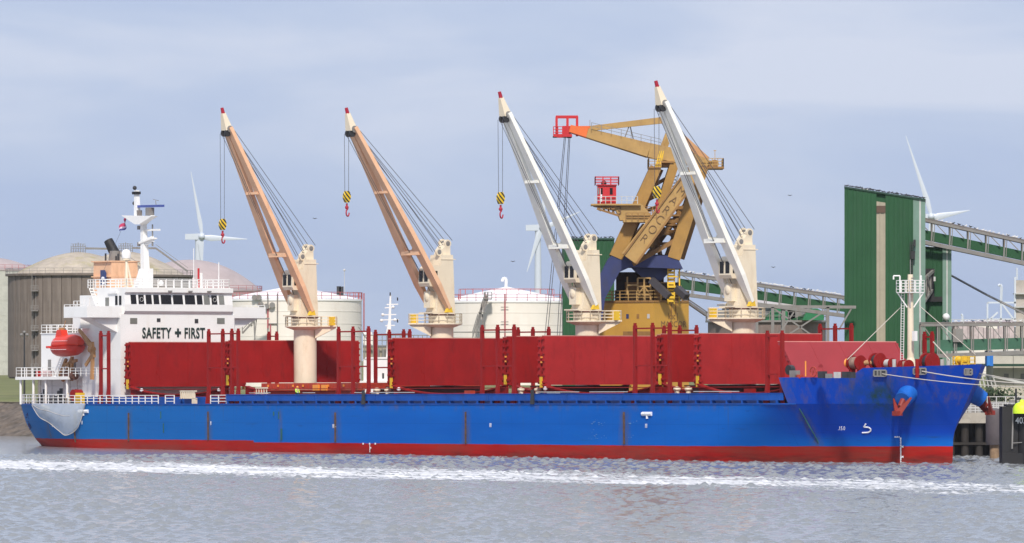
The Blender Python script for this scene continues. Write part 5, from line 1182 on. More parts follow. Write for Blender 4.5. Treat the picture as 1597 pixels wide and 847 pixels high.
    def lattice(m):
        for a, b in (((1000, 395), (1078, 322)), ((1010, 380), (1066, 380)), ((1012, 362), (1070, 360)), ((1020, 345), (1072, 345)), ((1040, 325), (1080, 322)), ((1015, 395), (1040, 330)), ((1040, 398), (1058, 350)), ((1030, 398), (1020, 350)), ((1055, 372), (1030, 352)), ((1066, 345), (1054, 320)), ((1060, 300), (1088, 300)), ((1050, 318), (1085, 290)), ((1070, 375), (1050, 350)), ((1005, 330), (1035, 318)), ((1010, 312), (1040, 296)), ((1018, 290), (1046, 274)), ((1000, 345), (1030, 340)), ((985, 375), (1005, 350))):
            m.beam(P(*a, 1.0), P(*b, 1.6), .45, .42)
        m.beam(P(986, 413, -3), P(1062, 370, -3), .5, .55)
    B('bracing', M_MBRN, lattice)
    B('machinery_platform', M_MBRN, lambda m: (m.box(P(1012, 352, 1), P(1064, 349, 4)), m.box(P(1020, 366, 1), P(1070, 363, 4)), m.box(P(1030, 337, 1), P(1072, 334, 4)), m.box(P(1040, 350, 1.5), P(1054, 340, 3.5))))
    B('ladder_tower', M_LGREY, lambda m: [m.beam(P(1036+k*9, 318, 3), P(1051+k*9, 270, 3), .1, .1) for k in (0, 1)]+[m.beam(P(1038+i*1.6, 312-i*5, 3), P(1049+i*1.6, 307-i*5, 3), .07, .07) for i in range(8)]+[m.beam(P(1049+i*1.6, 312-i*5, 3), P(1038+i*1.6, 307-i*5, 3), .07, .07) for i in range(8)])
    # cab and its platform
    def plat(m):
        m.prism([P(925, 320, -4.8), P(1000, 320, -4.8), P(1022, 346, -4.8), P(966, 345, -4.8), P(960, 330, -4.8), P(925, 323, -4.8)], (0, 4, 0)); m.box(P(921, 322, -5.4), P(998, 319.5, -.6)); m.box(P(971, 348, -5), P(1024, 345, -.5))
    B('cab_platform', M_MYEL, plat)
    B('platform_bracing', M_MBRN, lambda m: [m.beam(P(930+i*7, 322, -5), P(936+i*7, 331+i, -5), .18, .18) for i in range(4)]+[m.beam(P(937+i*7, 322, -5), P(933+i*7, 330+i, -5), .18, .18) for i in range(4)]+[m.beam(P(930, 327, -5), P(964, 338, -5), .25, .25)])
    text('lettering', '3', 1.55, P(959.5, 336, -4.9), (1, 0, 0), (0, 0, 1), M_MLET, root, .02)
    cab = B('crane_cab', M_MRED, lambda m: (m.prism([P(931, 320, -5), P(960, 320, -5), P(960, 291, -5), P(931, 291, -5)], (0, 3.2, 0)), m.box(P(929.5, 291, -5.2), P(961, 289.5, -1.6))))
    for x0, x1 in ((931.5, 934), (936, 939), (950, 954.5)):
        B('cab_window', M_GLASSG if x0 < 935 else M_GLASS, lambda m: m.box(P(x0, 305, -5.05), P(x1, 295, -4.9)), cab)
    B('cab_window', M_MARK, lambda m: m.box(P(935.5, 316, -5.05), P(938, 296, -4.95)), cab)
    B('cab_lamp', M_DARK, lambda m: m.ball(P(941, 287, -3.5), .35), cab)
    def crail(m):
        m.rail([P(927.5, 290, -5.2), P(964, 290, -5.2), P(964, 290, -1.6), P(927.5, 290, -1.6), P(927.5, 290, -5.2)], 1.0, 3, 1.1, .05)
    B('cab_railing', M_MRED, crail, cab)
    B('railing', M_LGREY, lambda m: m.rail([P(927, 320, -5.3), P(993, 320, -5.3)], .95, 2, .7, .045))
    B('railing', M_MBRN, lambda m: (m.rail([P(975, 345, -5.2), P(1022, 345, -5.2)], .9, 3, .7, .05), m.rail([P(1000, 335, -4), P(1025, 335, -4)], .9, 3, .7, .05)))
    # jib, tie and counter jib
    for d in (-1.9, 1.9):
        B('jib', M_MYEL, lambda m: (m.beam(P(916, 208, d*.8), P(1012, 235, d), .9, 1.15, .9, 1.75), m.beam(P(1012, 235, d), P(1066, 246, d), .9, 1.75, .9, 1.7), m.beam(P(1066, 246, d), P(1104, 256, d), .9, 1.7, .8, 1.0)))
        B('jib_tip', M_MORG, lambda m: m.beam(P(889, 201, d*.7), P(916, 208, d*.8), .85, .9, .9, 1.15))
    B('tie_beam', M_MYEL, lambda m: m.beam(P(920, 200.5, 0), P(1034, 187.5, 0), .9, .62, .9, .80))
    B('tie_tip', M_MORG, lambda m: m.beam(P(890, 200, 0), P(920, 200.5, 0), .9, .5, .9, .62))
    for d in (-1.6, 1.6):
        B('apex_mast', M_MYEL, lambda m: m.beam(P(1033, 236, d), P(1046, 202, d*.5), .5, .75))
        B('back_stay', mat('stay_salmon', (.50, .27, .12), .5), lambda m: m.beam(P(1036, 189, d*.4), P(1102, 250, d), .6, .8))
    B('tie_strut', M_GREY, lambda m: (m.beam(P(982, 194, 0), P(972, 221, -1), .1, .1), m.beam(P(982, 194, 0), P(989, 221, 1), .1, .1)))
    B('jib_railing', M_GREY, lambda m: (m.rail([P(922, 203, -2.4), P(1030, 229, -2.4)], .85, 2, 1.3, .035), m.beam(P(922, 205, 0), P(1030, 231, 0), 3.2, .12), m.beam(P(920, 200, 0), P(920, 187, 0), .06, .06)))
    B('head_platform', M_MBRN, lambda m: (m.box(P(1011, 264, -3.4), P(1030, 261.5, 3)), m.box(P(1031, 261, -2), P(1057, 253, 2)), m.box(P(1031, 255, -2.6), P(1050, 252, 2.6)), m.box(P(1076, 264, -3), P(1128, 261, 3))))
    B('railing', M_MYEL, lambda m: (m.rail([P(1011, 262, -3.3), P(1011, 262, 3)], 1.1, 3, 1, .05), m.rail([P(1011, 262, -3.3), P(1030, 262, -3.3)], 1.1, 3, .8, .05), m.rail([P(1092, 262, -2.9), P(1127, 262, -2.9), P(1127, 262, 2.9)], 1.1, 3, .8, .05), m.beam(P(1115, 250, 0), P(1115, 235, 0), .07, .07), m.beam(P(1113, 235, 0), P(1117, 235, 0), .1, .1)))
    B('counterweight_winch', M_MBRN, lambda m: [m.tube(P(1093+k*7, 256, -1.5), P(1093+k*7, 256, 1.5), .42+.1*(k % 2), n=12) for k in range(4)]+[m.box(P(1090, 262, -1.8), P(1118, 257, 1.8))])
    B('mast_cables', M_YEL, lambda m: [m.tube(P(1022+k*3, 262, -2.4), P(1030+k*3, 230, -2.2), .12) for k in range(3)])
    # red cage at the jib tip
    def cage(m):
        for x in (868, 885, 900):
            for d in (-1.5, 1.5): m.beam(P(x, 212, d), P(x, 182.5, d), .28, .28)
        for d in (-1.5, 1.5):
            m.beam(P(867, 182.5, d), P(901, 182.5, d), .25, .25); m.beam(P(863, 212, d), P(892, 212, d), .35, .35)
        for x in (868, 885, 900): m.beam(P(x, 182.5, -1.5), P(x, 182.5, 1.5), .22, .22)
        m.box(P(877, 212, -1.2), P(890, 197, 1.2)); m.rail([P(863, 212, -1.7), P(877, 212, -1.7)], 1.1, 3, .6, .05)
    B('jib_head_cage', M_MRED, cage)
    B('jib_lamp', M_DARK, lambda m: (m.box(P(862, 215, -1), P(868, 212.5, 0)), m.box(P(884, 215.5, -1), P(891, 213, 0))))
    def wires(m):
        for x0, x1, d in ((880, 848, -1.1), (882, 852, -.7), (887, 868, .7), (889, 872, 1.1)): m.tube(P(x0, 214, d), P(x1, 540, d-2), .04, n=5)
    B('hoist_rope', M_WIRE, wires)
    return root
grab_crane()
# ================================================================== TANKS
def ring_rail(m, c, r, h, n, rr=.05, tiers=2):
    pts = [c+Vector((r*math.cos(2*math.pi*i/n), r*math.sin(2*math.pi*i/n), 0)) for i in range(n+1)]
    for a in pts[:-1]: m.beam(a, a+Vector((0, 0, h)), 2*rr, 2*rr)
    for t in range(1, tiers+1):
        for a, b in zip(pts[:-1], pts[1:]): m.beam(a+Vector((0, 0, h*t/tiers)), b+Vector((0, 0, h*t/tiers)), 1.6*rr, 1.6*rr)
def tank(name, label, cx, rpx, yrim, ypeak, ybase, Y, body, roofm, shape='cone', rail=None, z0=None):
    c = at(cx, 560, Y); R_ = rpx*Y/FP; zr = at(0, yrim, Y-R_).z; zp = at(0, ypeak, Y).z; z0 = 6.5 if z0 is None else z0
    root = empty(name, (c.x, Y, z0)); tag(root, label, 'storage tank')
    m = MB(); m.lathe((0, 0, 0), [(R_, -1), (R_, zr-z0)], 72, caps=False); m.build('tank_wall', body, root, smooth=True)
    m = MB()
    for k in range(1, 7): zz_ = (zr-z0)*k/7; m.lathe((0, 0, 0), [(R_+.01, zz_-.05), (R_+.05, zz_-.04), (R_+.05, zz_+.04), (R_+.01, zz_+.05)], 72, caps=False)
    m.build('weld_seam', body, root)
    prof = [(R_+.15, zr-z0-.35), (R_+.15, zr-z0)]; K = 8
    for i in range(K+1):
        t = i/K; r = R_*(1-t); h = (zp-zr)*((1-(1-t)**2.1) if shape == 'dome' else (t**.92)); prof.append((max(r, .02), zr-z0+h+.01))
    m = MB(); m.lathe((0, 0, 0), prof, 72, caps=False); m.build('tank_roof', roofm, root, smooth=True, angle=20)
    if rail:
        m = MB(); ring_rail(m, Vector((0, 0, zr-z0)), R_+.1, 1.3, 40, .06); m.build('railing', rail, root)
    return root, R_, zr-z0, zp-z0
G_W = 'white storage tanks behind the ship'
# two white tanks close behind the ship
r1, R1, zr1, zp1 = tank('storage_tank', 'white storage tank behind the aftermost deck crane, with wheels and valves near its left edge', 455, 109, 466, 446, 583, 1150, M_TANK, M_ROOF, 'cone', M_RRAIL)
def tank1_bits():
    Y = 1150; off = r1.location
    m = MB()
    for x, t in ((562, 470), (567, 470)): p = at(x, 560, Y-2)-off
    a = -.06; p = Vector((R1*math.cos(a)+.5, R1*math.sin(a)-.5, 0)); m.tube(p, p+Vector((0, 0, zr1+1.2)), .13); m.tube(p+Vector((-1, 0, 0)), p+Vector((-1, 0, zr1+1.2)), .1); m.build('downpipe', M_RRAIL, r1)
    def on(x, z, o=.25):
        X = at(x, 560, Y-R1*.7).x-off.x; X = max(-R1+.01, min(R1-.01, X)); y = -math.sqrt(R1*R1-X*X)-o; return Vector((X, y, z))
    zz = lambda y: at(0, y, Y-R1*.8).z-off.z
    m = MB()
    for x in (419, 434): m.tube(on(x, 0), on(x, zr1+1), .12)
    m.tube(on(419, zz(505)), on(434, zz(505)), .1); m.tube(on(392, zz(507)), on(562, zz(508)), .12); m.build('riser_pipe', M_GREY, r1)
    m = MB(); m.tube(on(419, zz(475)), on(419, zz(512)), .16); m.tube(on(423, 0), on(423, zz(506)), .14); m.build('riser_pipe', M_RRAIL, r1)
    for x, y in ((398, 464), (405, 464), (408, 475), (426, 476), (417, 478)):
        p = on(x, zz(y), .5); m = MB(); m.tube(p, p+Vector((0, -.35, 0)), .55, n=10); m.build('valve', M_GREY, r1)
    # access gangway on the left
    m = MB(); P = lambda x, y, d=-R1-3: at(x, y, Y+d)-off
    m.rail([P(378, 520), P(398, 498)], 1.4, 2, 1.5, .08); m.beam(P(378, 520), P(398, 498), 1.2, .3); m.beam(P(398, 497), P(420, 497), 1.2, .3); m.beam(P(398, 540), P(396, 497), .25, .25); m.beam(P(396, 540), P(400, 497), .2, .2); m.build('access_stair', M_GREY, r1)
    m = MB()
    for x in (529, 533): p = at(x, 560, Y).x-off.x; m.box((p-.4, -3, zp1-1.6-abs(p)*.12), (p+.4, -2, zp1+1.0-abs(p)*.12))
    m.build('roof_vent', M_DARK, r1)
    m = MB(); p = at(538, 560, Y).x-off.x; m.tube((p, -4, zr1), (p, -4, zr1+5.5), .06); m.ball((p, -4, zr1+5.6), .25); m.build('lamp_post', M_LGREY, r1)
tank1_bits()
r2, R2, zr2, zp2 = tank('storage_tank', 'white storage tank amidships with goose-neck vent and zigzag stair tower in front', 790, 103, 469, 447, 583, 1180, M_TANK, M_ROOF, 'cone', M_RRAIL)
def tank2_bits():
    Y = 1180; off = r2.location; P = lambda x, y, d=0: at(x, y, Y+d)-off
    m = MB(); pts = [P(789, 450, 0), P(789.5, 437, 0)]+[P(789.5-3*(1-math.cos(t)), 437-3*math.sin(t), 0) for t in (.6, 1.2, 1.8, 2.4, 3.1)]+[P(783.5, 439, 0)]
    m.path(pts, .30, 8); m.build('goose_neck_vent', M_ROOF, r2)
    d = -R2-1.5
    m = MB()
    def flight(a, b):
        p, q = P(*a, d), P(*b, d)
        m.beam(p, q, 1.4, .2)
        for o in (-.7, .7): m.beam(p+Vector((0, o, 1.3)), q+Vector((0, o, 1.3)), .12, .12)
        for i in range(9): r = p.lerp(q, i/8); m.beam(r+Vector((0, -.7, 0)), r+Vector((0, -.7, 1.3)), .1, .1)
    flight((737, 527), (745, 500)); flight((745, 507), (751, 485)); flight((750, 487), (757, 466)); flight((742, 527), (750, 494)); flight((754, 487), (761, 466))
    m.box(P(746, 487.5, d-1), P(757, 486.5, d+1)); m.box(P(755, 467, d-1), P(767, 465.5, d+1)); m.beam(P(755, 530, d), P(752, 490, d), .3, .3); m.rail([P(755, 466, d-1), P(767, 466, d-1)], 1.3, 2, .8, .08)
    m.build('stair_tower', M_GREY, r2)
    m = MB()
    for x in (715, 718): m.tube(P(x, 600, -R2*.55), P(x, 459, -R2*.55), .11)
    m.tube(P(787.5, 600, d+1), P(789, 453, 0) if False else P(787.5, 459, d+1), .15); m.build('riser_pipe', M_RRAIL, r2)
    m = MB(); m.tube(P(705, 518, d), P(880, 518, d), .12); m.tube(P(781, 479, d+1), P(793, 479, d+1), .08); m.tube(P(781, 502, d+1), P(793, 502, d+1), .08); m.build('pipe', M_GREY, r2)
    m = MB(); ring_rail(m, Vector((0, 0, zp2-1.6)), R2*.28, 1.0, 14, .05, 1); ring_rail(m, Vector((0, 0, zr2+1.4)), R2*.72, 1.0, 24, .05, 1); m.build('roof_railing', M_RRAIL, r2)
tank2_bits()
# concrete domed tanks at the left, staves built one by one
def concrete(label, cx, rpx, yrim, ypeak, Y, top, facing=(150, 390)):
    c = at(cx, 560, Y); R_ = rpx*Y/FP; z0 = 7.0; zr = at(0, yrim, Y-R_).z-z0; zp = at(0, ypeak, Y).z-z0
    root = empty('concrete_tank', (c.x, Y, z0)); tag(root, label, 'storage tank')
    m = MB(); m.lathe((0, 0, 0), [(R_-.25, -1), (R_-.25, zr)], 60, caps=False); m.build('tank_wall', M_CONC, root, smooth=True)
    n = 44
    me = None
    for i in range(n):
        a = 2*math.pi*i/n; hw = math.pi*R_/n*.93; 
        if me is None:
            m = MB(); m.prism([Vector((R_-.3, -hw, 0)), Vector((R_, -hw, 0)), Vector((R_+.06, 0, 0)), Vector((R_, hw, 0)), Vector((R_-.3, hw, 0))], (0, 0, zr-.5)); o = m.build('concrete_panel', M_CONC, root); me = o.data
        else:
            o = bpy.data.objects.new('concrete_panel', me); COL.objects.link(o); o.parent = root
        o.rotation_euler = (0, 0, a+.05)
        if i % 5 == 0: o.location = (0.05*math.cos(a), .05*math.sin(a), 0)
    m = MB(); m.lathe((0, 0, 0), [(R_-.2, zr-.6), (R_+.7, zr-.55), (R_+.7, zr), (R_-.5, zr+.02)], 60, caps=False); m.build('roof_rim', M_CONC, root)
    K = 9; prof = [(R_*.87, zr+.25)]+[(max(.05, R_*.86*(1-i/K)), zr+.5+(zp-zr-.5)*(1-(1-i/K)**1.7)) for i in range(K+1)]
    m = MB(); m.lathe((0, 0, 0), [(R_-.8, zr)]+prof, 60, caps=False); m.build('dome', M_DOME, root, smooth=True)
    m = MB(); ring_rail(m, Vector((0, 0, zr)), R_+.6, 1.3, 48, .045); m.build('railing', M_GREY, root)
    if top:
        m = MB()
        for i in range(7):
            for j in range(2): m.beam((-1.8+.6*i, -.9+1.8*j, zp-.3), (-1.8+.6*i, -.9+1.8*j, zp+2.4-.25*abs(i-3)), .08, .08)
        for k in range(4): m.beam((-1.8, -.9, zp+.2+k*.6), (1.8, -.9, zp+.2+k*.6), .08, .08); m.beam((-1.8, .9, zp+.2+k*.6), (1.8, .9, zp+.2+k*.6), .08, .08)
        for k in range(6): m.beam((-1.8+.6*k, -.9, zp), (-1.2+.6*k, -.9, zp+1.9), .07, .07)
        m.beam((1.8, 0, zp+.9), (8, 0, zp+.8), .5, .5); m.beam((8, 0, zp+.8), (R_-1, 0, zr+1.0), .5, .5); m.beam((8, -.6, zp+1.8), (R_-1, -.6, zr+2.0), .12, .12); m.build('roof_pipework', M_GREY, root)
    return root, R_, zr
rb, RB, zb = concrete('concrete domed tank half hidden behind the salmon funnel and the radar mast', 196, 103, 428, 392, 1580, True)
ra_, RA, za = concrete('weathered brown-grey concrete tank with lichened dome at the left edge, landings down its wall', 122, 109, 426, 393, 1500, True)
def landings():
    off = ra_.location; Y = 1500; P = lambda x, y: at(x, y, Y-RA*.86)-off
    m = MB()
    for y in (453, 484, 515, 546, 575): m.box(P(49, y)+Vector((0, -1.2, 0)), P(60, y+1.5)+Vector((0, 1, 0))); m.rail([P(49, y)+Vector((0, -1.2, 0)), P(60, y)+Vector((0, -1.2, 0))], 1.2, 2, .9, .06)
    for x in (50, 56): m.beam(P(x, 427), P(x, 583), .15, .15)
    m.box(P(50, 432), P(57, 427)); m.build('landing_ladder', M_GREY, ra_)
landings()
tank('storage_tank', 'pale pinkish domed tank cut off by the left edge of the picture', -22, 78, 420, 401, 583, 1700, mat('pale_tank_wall', (.50, .50, .44), .6), M_PINK, 'dome', M_RRAIL)
tank('storage_tank', 'pinkish grey domed tank with red edge rail, rising behind the bridge and the turbine', 296, 112, 452, 405, 583, 1720, M_PINK, M_PINK, 'dome', M_RRAIL)
# far tank tops beyond the quay on the right
tank('storage_tank', 'low pinkish white tank beyond the gallery at the right edge', 1570, 95, 503, 497, 560, 1500, M_TANK, M_PINK, 'cone', None)
# ================================================================== WIND TURBINES
def turbine(label, hx, hy, Y, nac, blades, rt=(2.0, 1.4)):
    hub = at(hx, hy, Y); root = empty('wind_turbine', (hub.x, Y, 7.0)); off = root.location.copy(); tag(root, label, 'wind turbine', 'wind turbines beyond the terminal')
    h = hub-off; k = Y/3500
    tx = at(nac[2], hy, Y).x-off.x
    m = MB(); m.tube((tx, 0, -1), (tx, 0, h.z-1.0), 2.6*k, 1.7*k, n=20); m.build('tower', M_TURB, root, smooth=True)
    m = MB(); a, b = at(nac[0], hy, Y).x-off.x, at(nac[1], hy, Y).x-off.x; m.prism([(a, -2*k, h.z-1.8*k), (b, -2*k, h.z-1.9*k), (b, -2*k, h.z+1.9*k), (a, -2*k, h.z+1.5*k)], (0, 4*k, 0)); m.build('nacelle', M_TURB, root)
    m = MB(); m.ball((h.x, -2.5*k, h.z), 2.0*k, 2.4*k, 2.0*k); m.build('rotor_hub', M_TURB, root, smooth=True)
    for bx, by, w in blades:
        t = at(bx, by, Y)-off-Vector((0, 0, 0)); t.y = -2.5*k; s = Vector((h.x, -2.5*k, h.z)); d = t-s; m = MB(); vs = []; n = d.normalized(); pr = Vector((n.z, 0, -n.x)); K = 10
        for i in range(K+1):
            f = i/K; ww = w*k*(0.45+.55*min(1, f/.18) if f < .18 else 1-.9*((f-.18)/.82)**.9); th = ww*(.5 if f < .1 else .16)
            c = s+d*f
            for q in range(8): an = 2*math.pi*q/8; vs.append(c+pr*(ww*math.cos(an)+ww*.35*(1 if f > .05 else 0))+Vector((0, th*math.sin(an), 0)))
        m.add(vs, [(i*8+q, i*8+(q+1) % 8, (i+1)*8+(q+1) % 8, (i+1)*8+q) for i in range(K) for q in range(8)]+[tuple(range(7, -1, -1)), tuple(range(K*8, K*8+8))]); m.build('blade', M_TURB, root, smooth=True, angle=70)
turbine('white wind turbine between the bridge mast and the first salmon boom', 315, 369, 3500, (289, 319, 309), ((298, 268, 1.3), (386, 373, 1.9), (316, 420, 1.9)))
turbine('white wind turbine partly hidden behind the first white boom', 846, 355, 3500, (820, 848, 839), ((848, 258, 1.2), (822, 424, 1.7), (905, 330, 1.5)))
turbine('white wind turbine rising behind the right-hand green tower and its conveyor', 1452, 338, 2900, (1443, 1458, 1453), ((1412, 212, 1.6), (1512, 328, 2.1), (1462, 440, 1.8)))
# ================================================================== GREEN TOWERS
def ribbed(m, x0, x1, y, zf0, zf1, z0, pitch=.55, d=.045):
    """standing-seam cladding along X at depth y facing -Y"""
    n = max(1, int((x1-x0)/pitch)); st = (x1-x0)/n
    zt = lambda x: zf0+(zf1-zf0)*(x-x0)/(x1-x0)
    for i in range(n):
        a = x0+i*st; pr = [(a, 0), (a+st*.62, 0), (a+st*.70, -d), (a+st*.92, -d), (a+st, 0)]
        for (xa, da), (xb, db) in zip(pr[:-1], pr[1:]): m.add([(xa, y+da, z0), (xb, y+db, z0), (xb, y+db, zt(xb)), (xa, y+da, zt(xa))], [(0, 1, 2, 3)])
def green_tower():
    Y = 802; off = Vector((at(1380, 560, Y).x, Y, 5.2)); root = empty('silo_tower', off, R(-3.9)); tag(root, 'tall dark green clad transfer tower with a beige strip, birds along its sloping roof edge', 'silo tower')
    P = lambda x, y, d=0: at(x, y, Y)+Vector((0, d, 0))-off
    zt = lambda x: P(x, 291+20*(x-1317)/126).z
    X = lambda x: P(x, 560).x
    for x0, x1 in ((1317, 1367), (1381, 1424)):
        m = MB(); ribbed(m, X(x0), X(x1), 0, zt(x0)-.15, zt(x1)-.15, -.5); m.build('cladding', M_GRN, root, fix=False)
    m = MB(); ribbed(m, X(1367), X(1381), -.05, zt(1367)-1.3, zt(1381)-1.3, -.5, .45, .06); m.build('beige_strip', M_BEIGE, root, fix=False)
    m = MB(); m.box((X(1367), -.2, P(0, 332).z), (X(1381), .2, P(0, 321).z)); m.build('louvre', mat('louvre_brown', (.10, .06, .04), .7), root)
    for x0, x1, mt in ((1424, 1433.5, M_PGRN), (1433.5, 1436, M_LGREY), (1436, 1443, M_PGRN)):
        m = MB(); m.prism([(X(x0), .05, -.5), (X(x1), .05, -.5), (X(x1), .05, zt(x1)-.15), (X(x0), .05, zt(x0)-.15)], (0, .3, 0)); m.build('corner_panel', mt, root)
    m = MB(); m.prism([(X(1317), .35, -.5), (X(1443), .35, -.5), (X(1443), .35, zt(1443)-.2), (X(1317), .35, zt(1317)-.2)], (0, 14, 0)); m.build('tower_core', M_GRN, root)
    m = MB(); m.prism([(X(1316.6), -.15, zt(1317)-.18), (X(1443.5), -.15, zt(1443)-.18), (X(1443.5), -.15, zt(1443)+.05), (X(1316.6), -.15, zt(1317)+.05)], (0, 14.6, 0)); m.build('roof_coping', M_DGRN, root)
    # rear block
    m = MB(); ribbed(m, X(1443), X(1470), 6, P(0, 383).z, P(0, 386).z, -.5); m.build('cladding', M_GRN, root, fix=False)
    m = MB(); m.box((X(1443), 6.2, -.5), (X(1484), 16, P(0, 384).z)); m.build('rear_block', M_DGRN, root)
    for a, b, mt in ((1470, 1476, M_PGRN), (1476, 1478, M_LGREY), (1478, 1484, M_PGRN)):
        m = MB(); m.box((X(a), 5.8, -.5), (X(b), 6.2, P(0, 386).z)); m.build('corner_panel', mt, root)
    m = MB(); m.box((X(1441), 5.6, P(0, 470).z), (X(1457), 5.9, P(0, 418).z)); m.box((X(1445), 5.4, P(0, 470).z), (X(1470), 5.9, P(0, 462).z)); m.build('opening', M_BLACK, root)
    def lat(m, a, b, d):
        pass
    m = MB()
    for k in range(5): a = P(1441+k*3.4, 433-k*3.0, 2+k); b = P(1441+k*3.4, 470-k*3.8, 2+k); m.beam(a, b, .22, .22)
    m.beam(P(1440, 436, 2), P(1456, 421, 6), .3, .4); m.beam(P(1441, 471, 2), P(1455, 450, 6), .3, .3); m.beam(P(1441, 436, 2), P(1446, 465, 3), .15, .15); m.beam(P(1447, 430, 3), P(1452, 456, 4), .15, .15); m.build('conveyor_stub', M_GREY, root)
    m = MB(); m.box(P(1456, 438, 4), P(1459, 431, 5)); m.build('lamp_box', M_LGREY, root)
    m = MB(); m.ball(P(1475.5, 494, 5), .5); m.build('floodlight', M_MARK, root)
    m = MB()
    for i in range(14): m.beam(P(1419.5, 378+i*3.6, -.5), P(1423, 378+i*3.6, -.5), .06, .1)
    m.beam(P(1419.5, 378, -.5), P(1419.5, 430, -.5), .1, .1); m.beam(P(1423, 378, -.5), P(1423, 430, -.5), .1, .1); m.box(P(1424.5, 384, -.9), P(1428, 374, 0)); m.box(P(1421, 404, -.8), P(1427, 392, 0)); m.build('ladder', M_DARK, root)
green_tower()
def green_shed():
    Y = 880; off = Vector((at(920, 560, Y).x, Y, 5.2)); root = empty('silo_tower', off); tag(root, 'dark green clad building with birds on its flat roof, left of the harbour crane', 'silo tower')
    X = lambda x: at(x, 560, Y).x-off.x; z = at(0, 374, Y).z-off.z
    m = MB(); ribbed(m, X(878), X(958), 0, z, z, -.5); m.build('cladding', M_GRN, root, fix=False)
    m = MB(); m.box((X(878), .2, -.5), (X(958), 14, z-.05)); m.build('tower_core', M_GRN, root)
    m = MB(); m.box((X(877.5), -.2, z), (X(958.5), 14.2, z+.25)); m.build('roof_coping', M_DGRN, root)
green_shed()
# ================================================================== CONVEYOR BRIDGES
M_CROOF = mat('conveyor_roof_brown_grey', (.17, .15, .145), .7, var=.2)
def conveyor(label, Y, top, belt_top, belt_bot, bot, bays, posts, lean=0.6, pg=M_GRN):
    """each line = (x0, y0, x1, y1) in the picture at depth Y; truss two metres and more deep"""
    x0, x1 = top[0], top[2]; off = Vector((at((x0+x1)/2, 560, Y).x, Y, 5.0)); root = empty('conveyor_bridge', off); tag(root, label, 'conveyor bridge')
    def L(line, x, d=0): t = (x-line[0])/(line[2]-line[0]); return at(x, line[1]+(line[3]-line[1])*t, Y)+Vector((0, d, 0))-off
    D = 2.6; me = []
    for nm, ln, s in (('top_chord', top, .34), ('bottom_chord', bot, .5)):
        for d in (0, D):
            m = MB(); m.beam(L(ln, x0, d), L(ln, x1, d), s, s); m.build(nm, M_GREY, root)
    m = MB(); m.prism([L(top, x0, -.1)+Vector((0, 0, .2)), L(top, x1, -.1)+Vector((0, 0, .2)), L(top, x1, -.1)+Vector((0, 0, .36)), L(top, x0, -.1)+Vector((0, 0, .36))], (0, D+.2, 0)); m.build('roof_sheet', M_CROOF, root)
    w = (x1-x0)/bays
    for i in range(bays):
        a, b = x0+i*w, x0+(i+1)*w-.4*w/20
        m = MB(); m.prism([L(belt_bot, a, .35), L(belt_bot, b, .35), L(belt_top, b, .35), L(belt_top, a, .35)], (0, D-.7, 0)); m.build('gallery_panel', pg, root)
        m = MB(); m.beam(L(top, a), L(bot, a-lean*3), .16, .2); m.build('truss_post', M_GREY, root)
        m = MB(); m.beam(L(top, a+w*.12), L(belt_top, a+w*.75), .12, .12); m.beam(L(top, a+w*.12), L(bot, a+w*.12-lean*3), .1, .1); m.beam(L(top, a, D), L(bot, a, D), .14, .14); m.build('truss_brace', M_GREY, root)
    for x, yb in posts:
        m = MB(); p = L(bot, x, .2); m.beam(p, Vector((p.x, p.y, .2)), .5, .5); m.beam(p+Vector((0, D-.4, 0)), Vector((p.x, p.y+D-.4, .2)), .5, .5); m.build('support_column', M_GREY, root)
    return root, L
c1, L1 = conveyor('green conveyor bridge with seagulls sloping from the harbour crane to the green tower', 850, (1058, 427, 1330, 467), (1058, 434, 1330, 476), (1058, 450, 1330, 488), (1058, 458, 1330, 494), 12, ((1180, 0), (1222, 0)))
c2, L2 = conveyor('green conveyor bridge sloping down from the green tower to the right edge', 806, (1426, 340, 1680, 396), (1426, 355, 1680, 410), (1426, 370, 1680, 423.5), (1426, 374.5, 1680, 428), 9, ((1660, 0),))
c3, L3 = conveyor('level conveyor bridge with green gallery behind the bow winches', 770, (1436, 507, 1700, 506), (1436, 531, 1700, 524), (1436, 549, 1700, 541), (1436, 556, 1700, 546), 10, ((1640, 0),), 0, mat('gallery_green', (.04, .13, .08), .6, var=.2))
m = MB(); m.box(L3((1436, 507, 1700, 506), 1486)+Vector((0, -.3, -2.2)), L3((1436, 507, 1700, 506), 1502)+Vector((0, 2, -.5))); m.build('drive_unit', M_GREY, c3)
m = MB(); m.rail([L3((1436, 507, 1700, 506), 1484)+Vector((0, -.2, .2)), L3((1436, 507, 1700, 506), 1690)+Vector((0, -.2, .2))], .5, 1, 1.5, .04); m.build('railing', M_LGREY, c3)
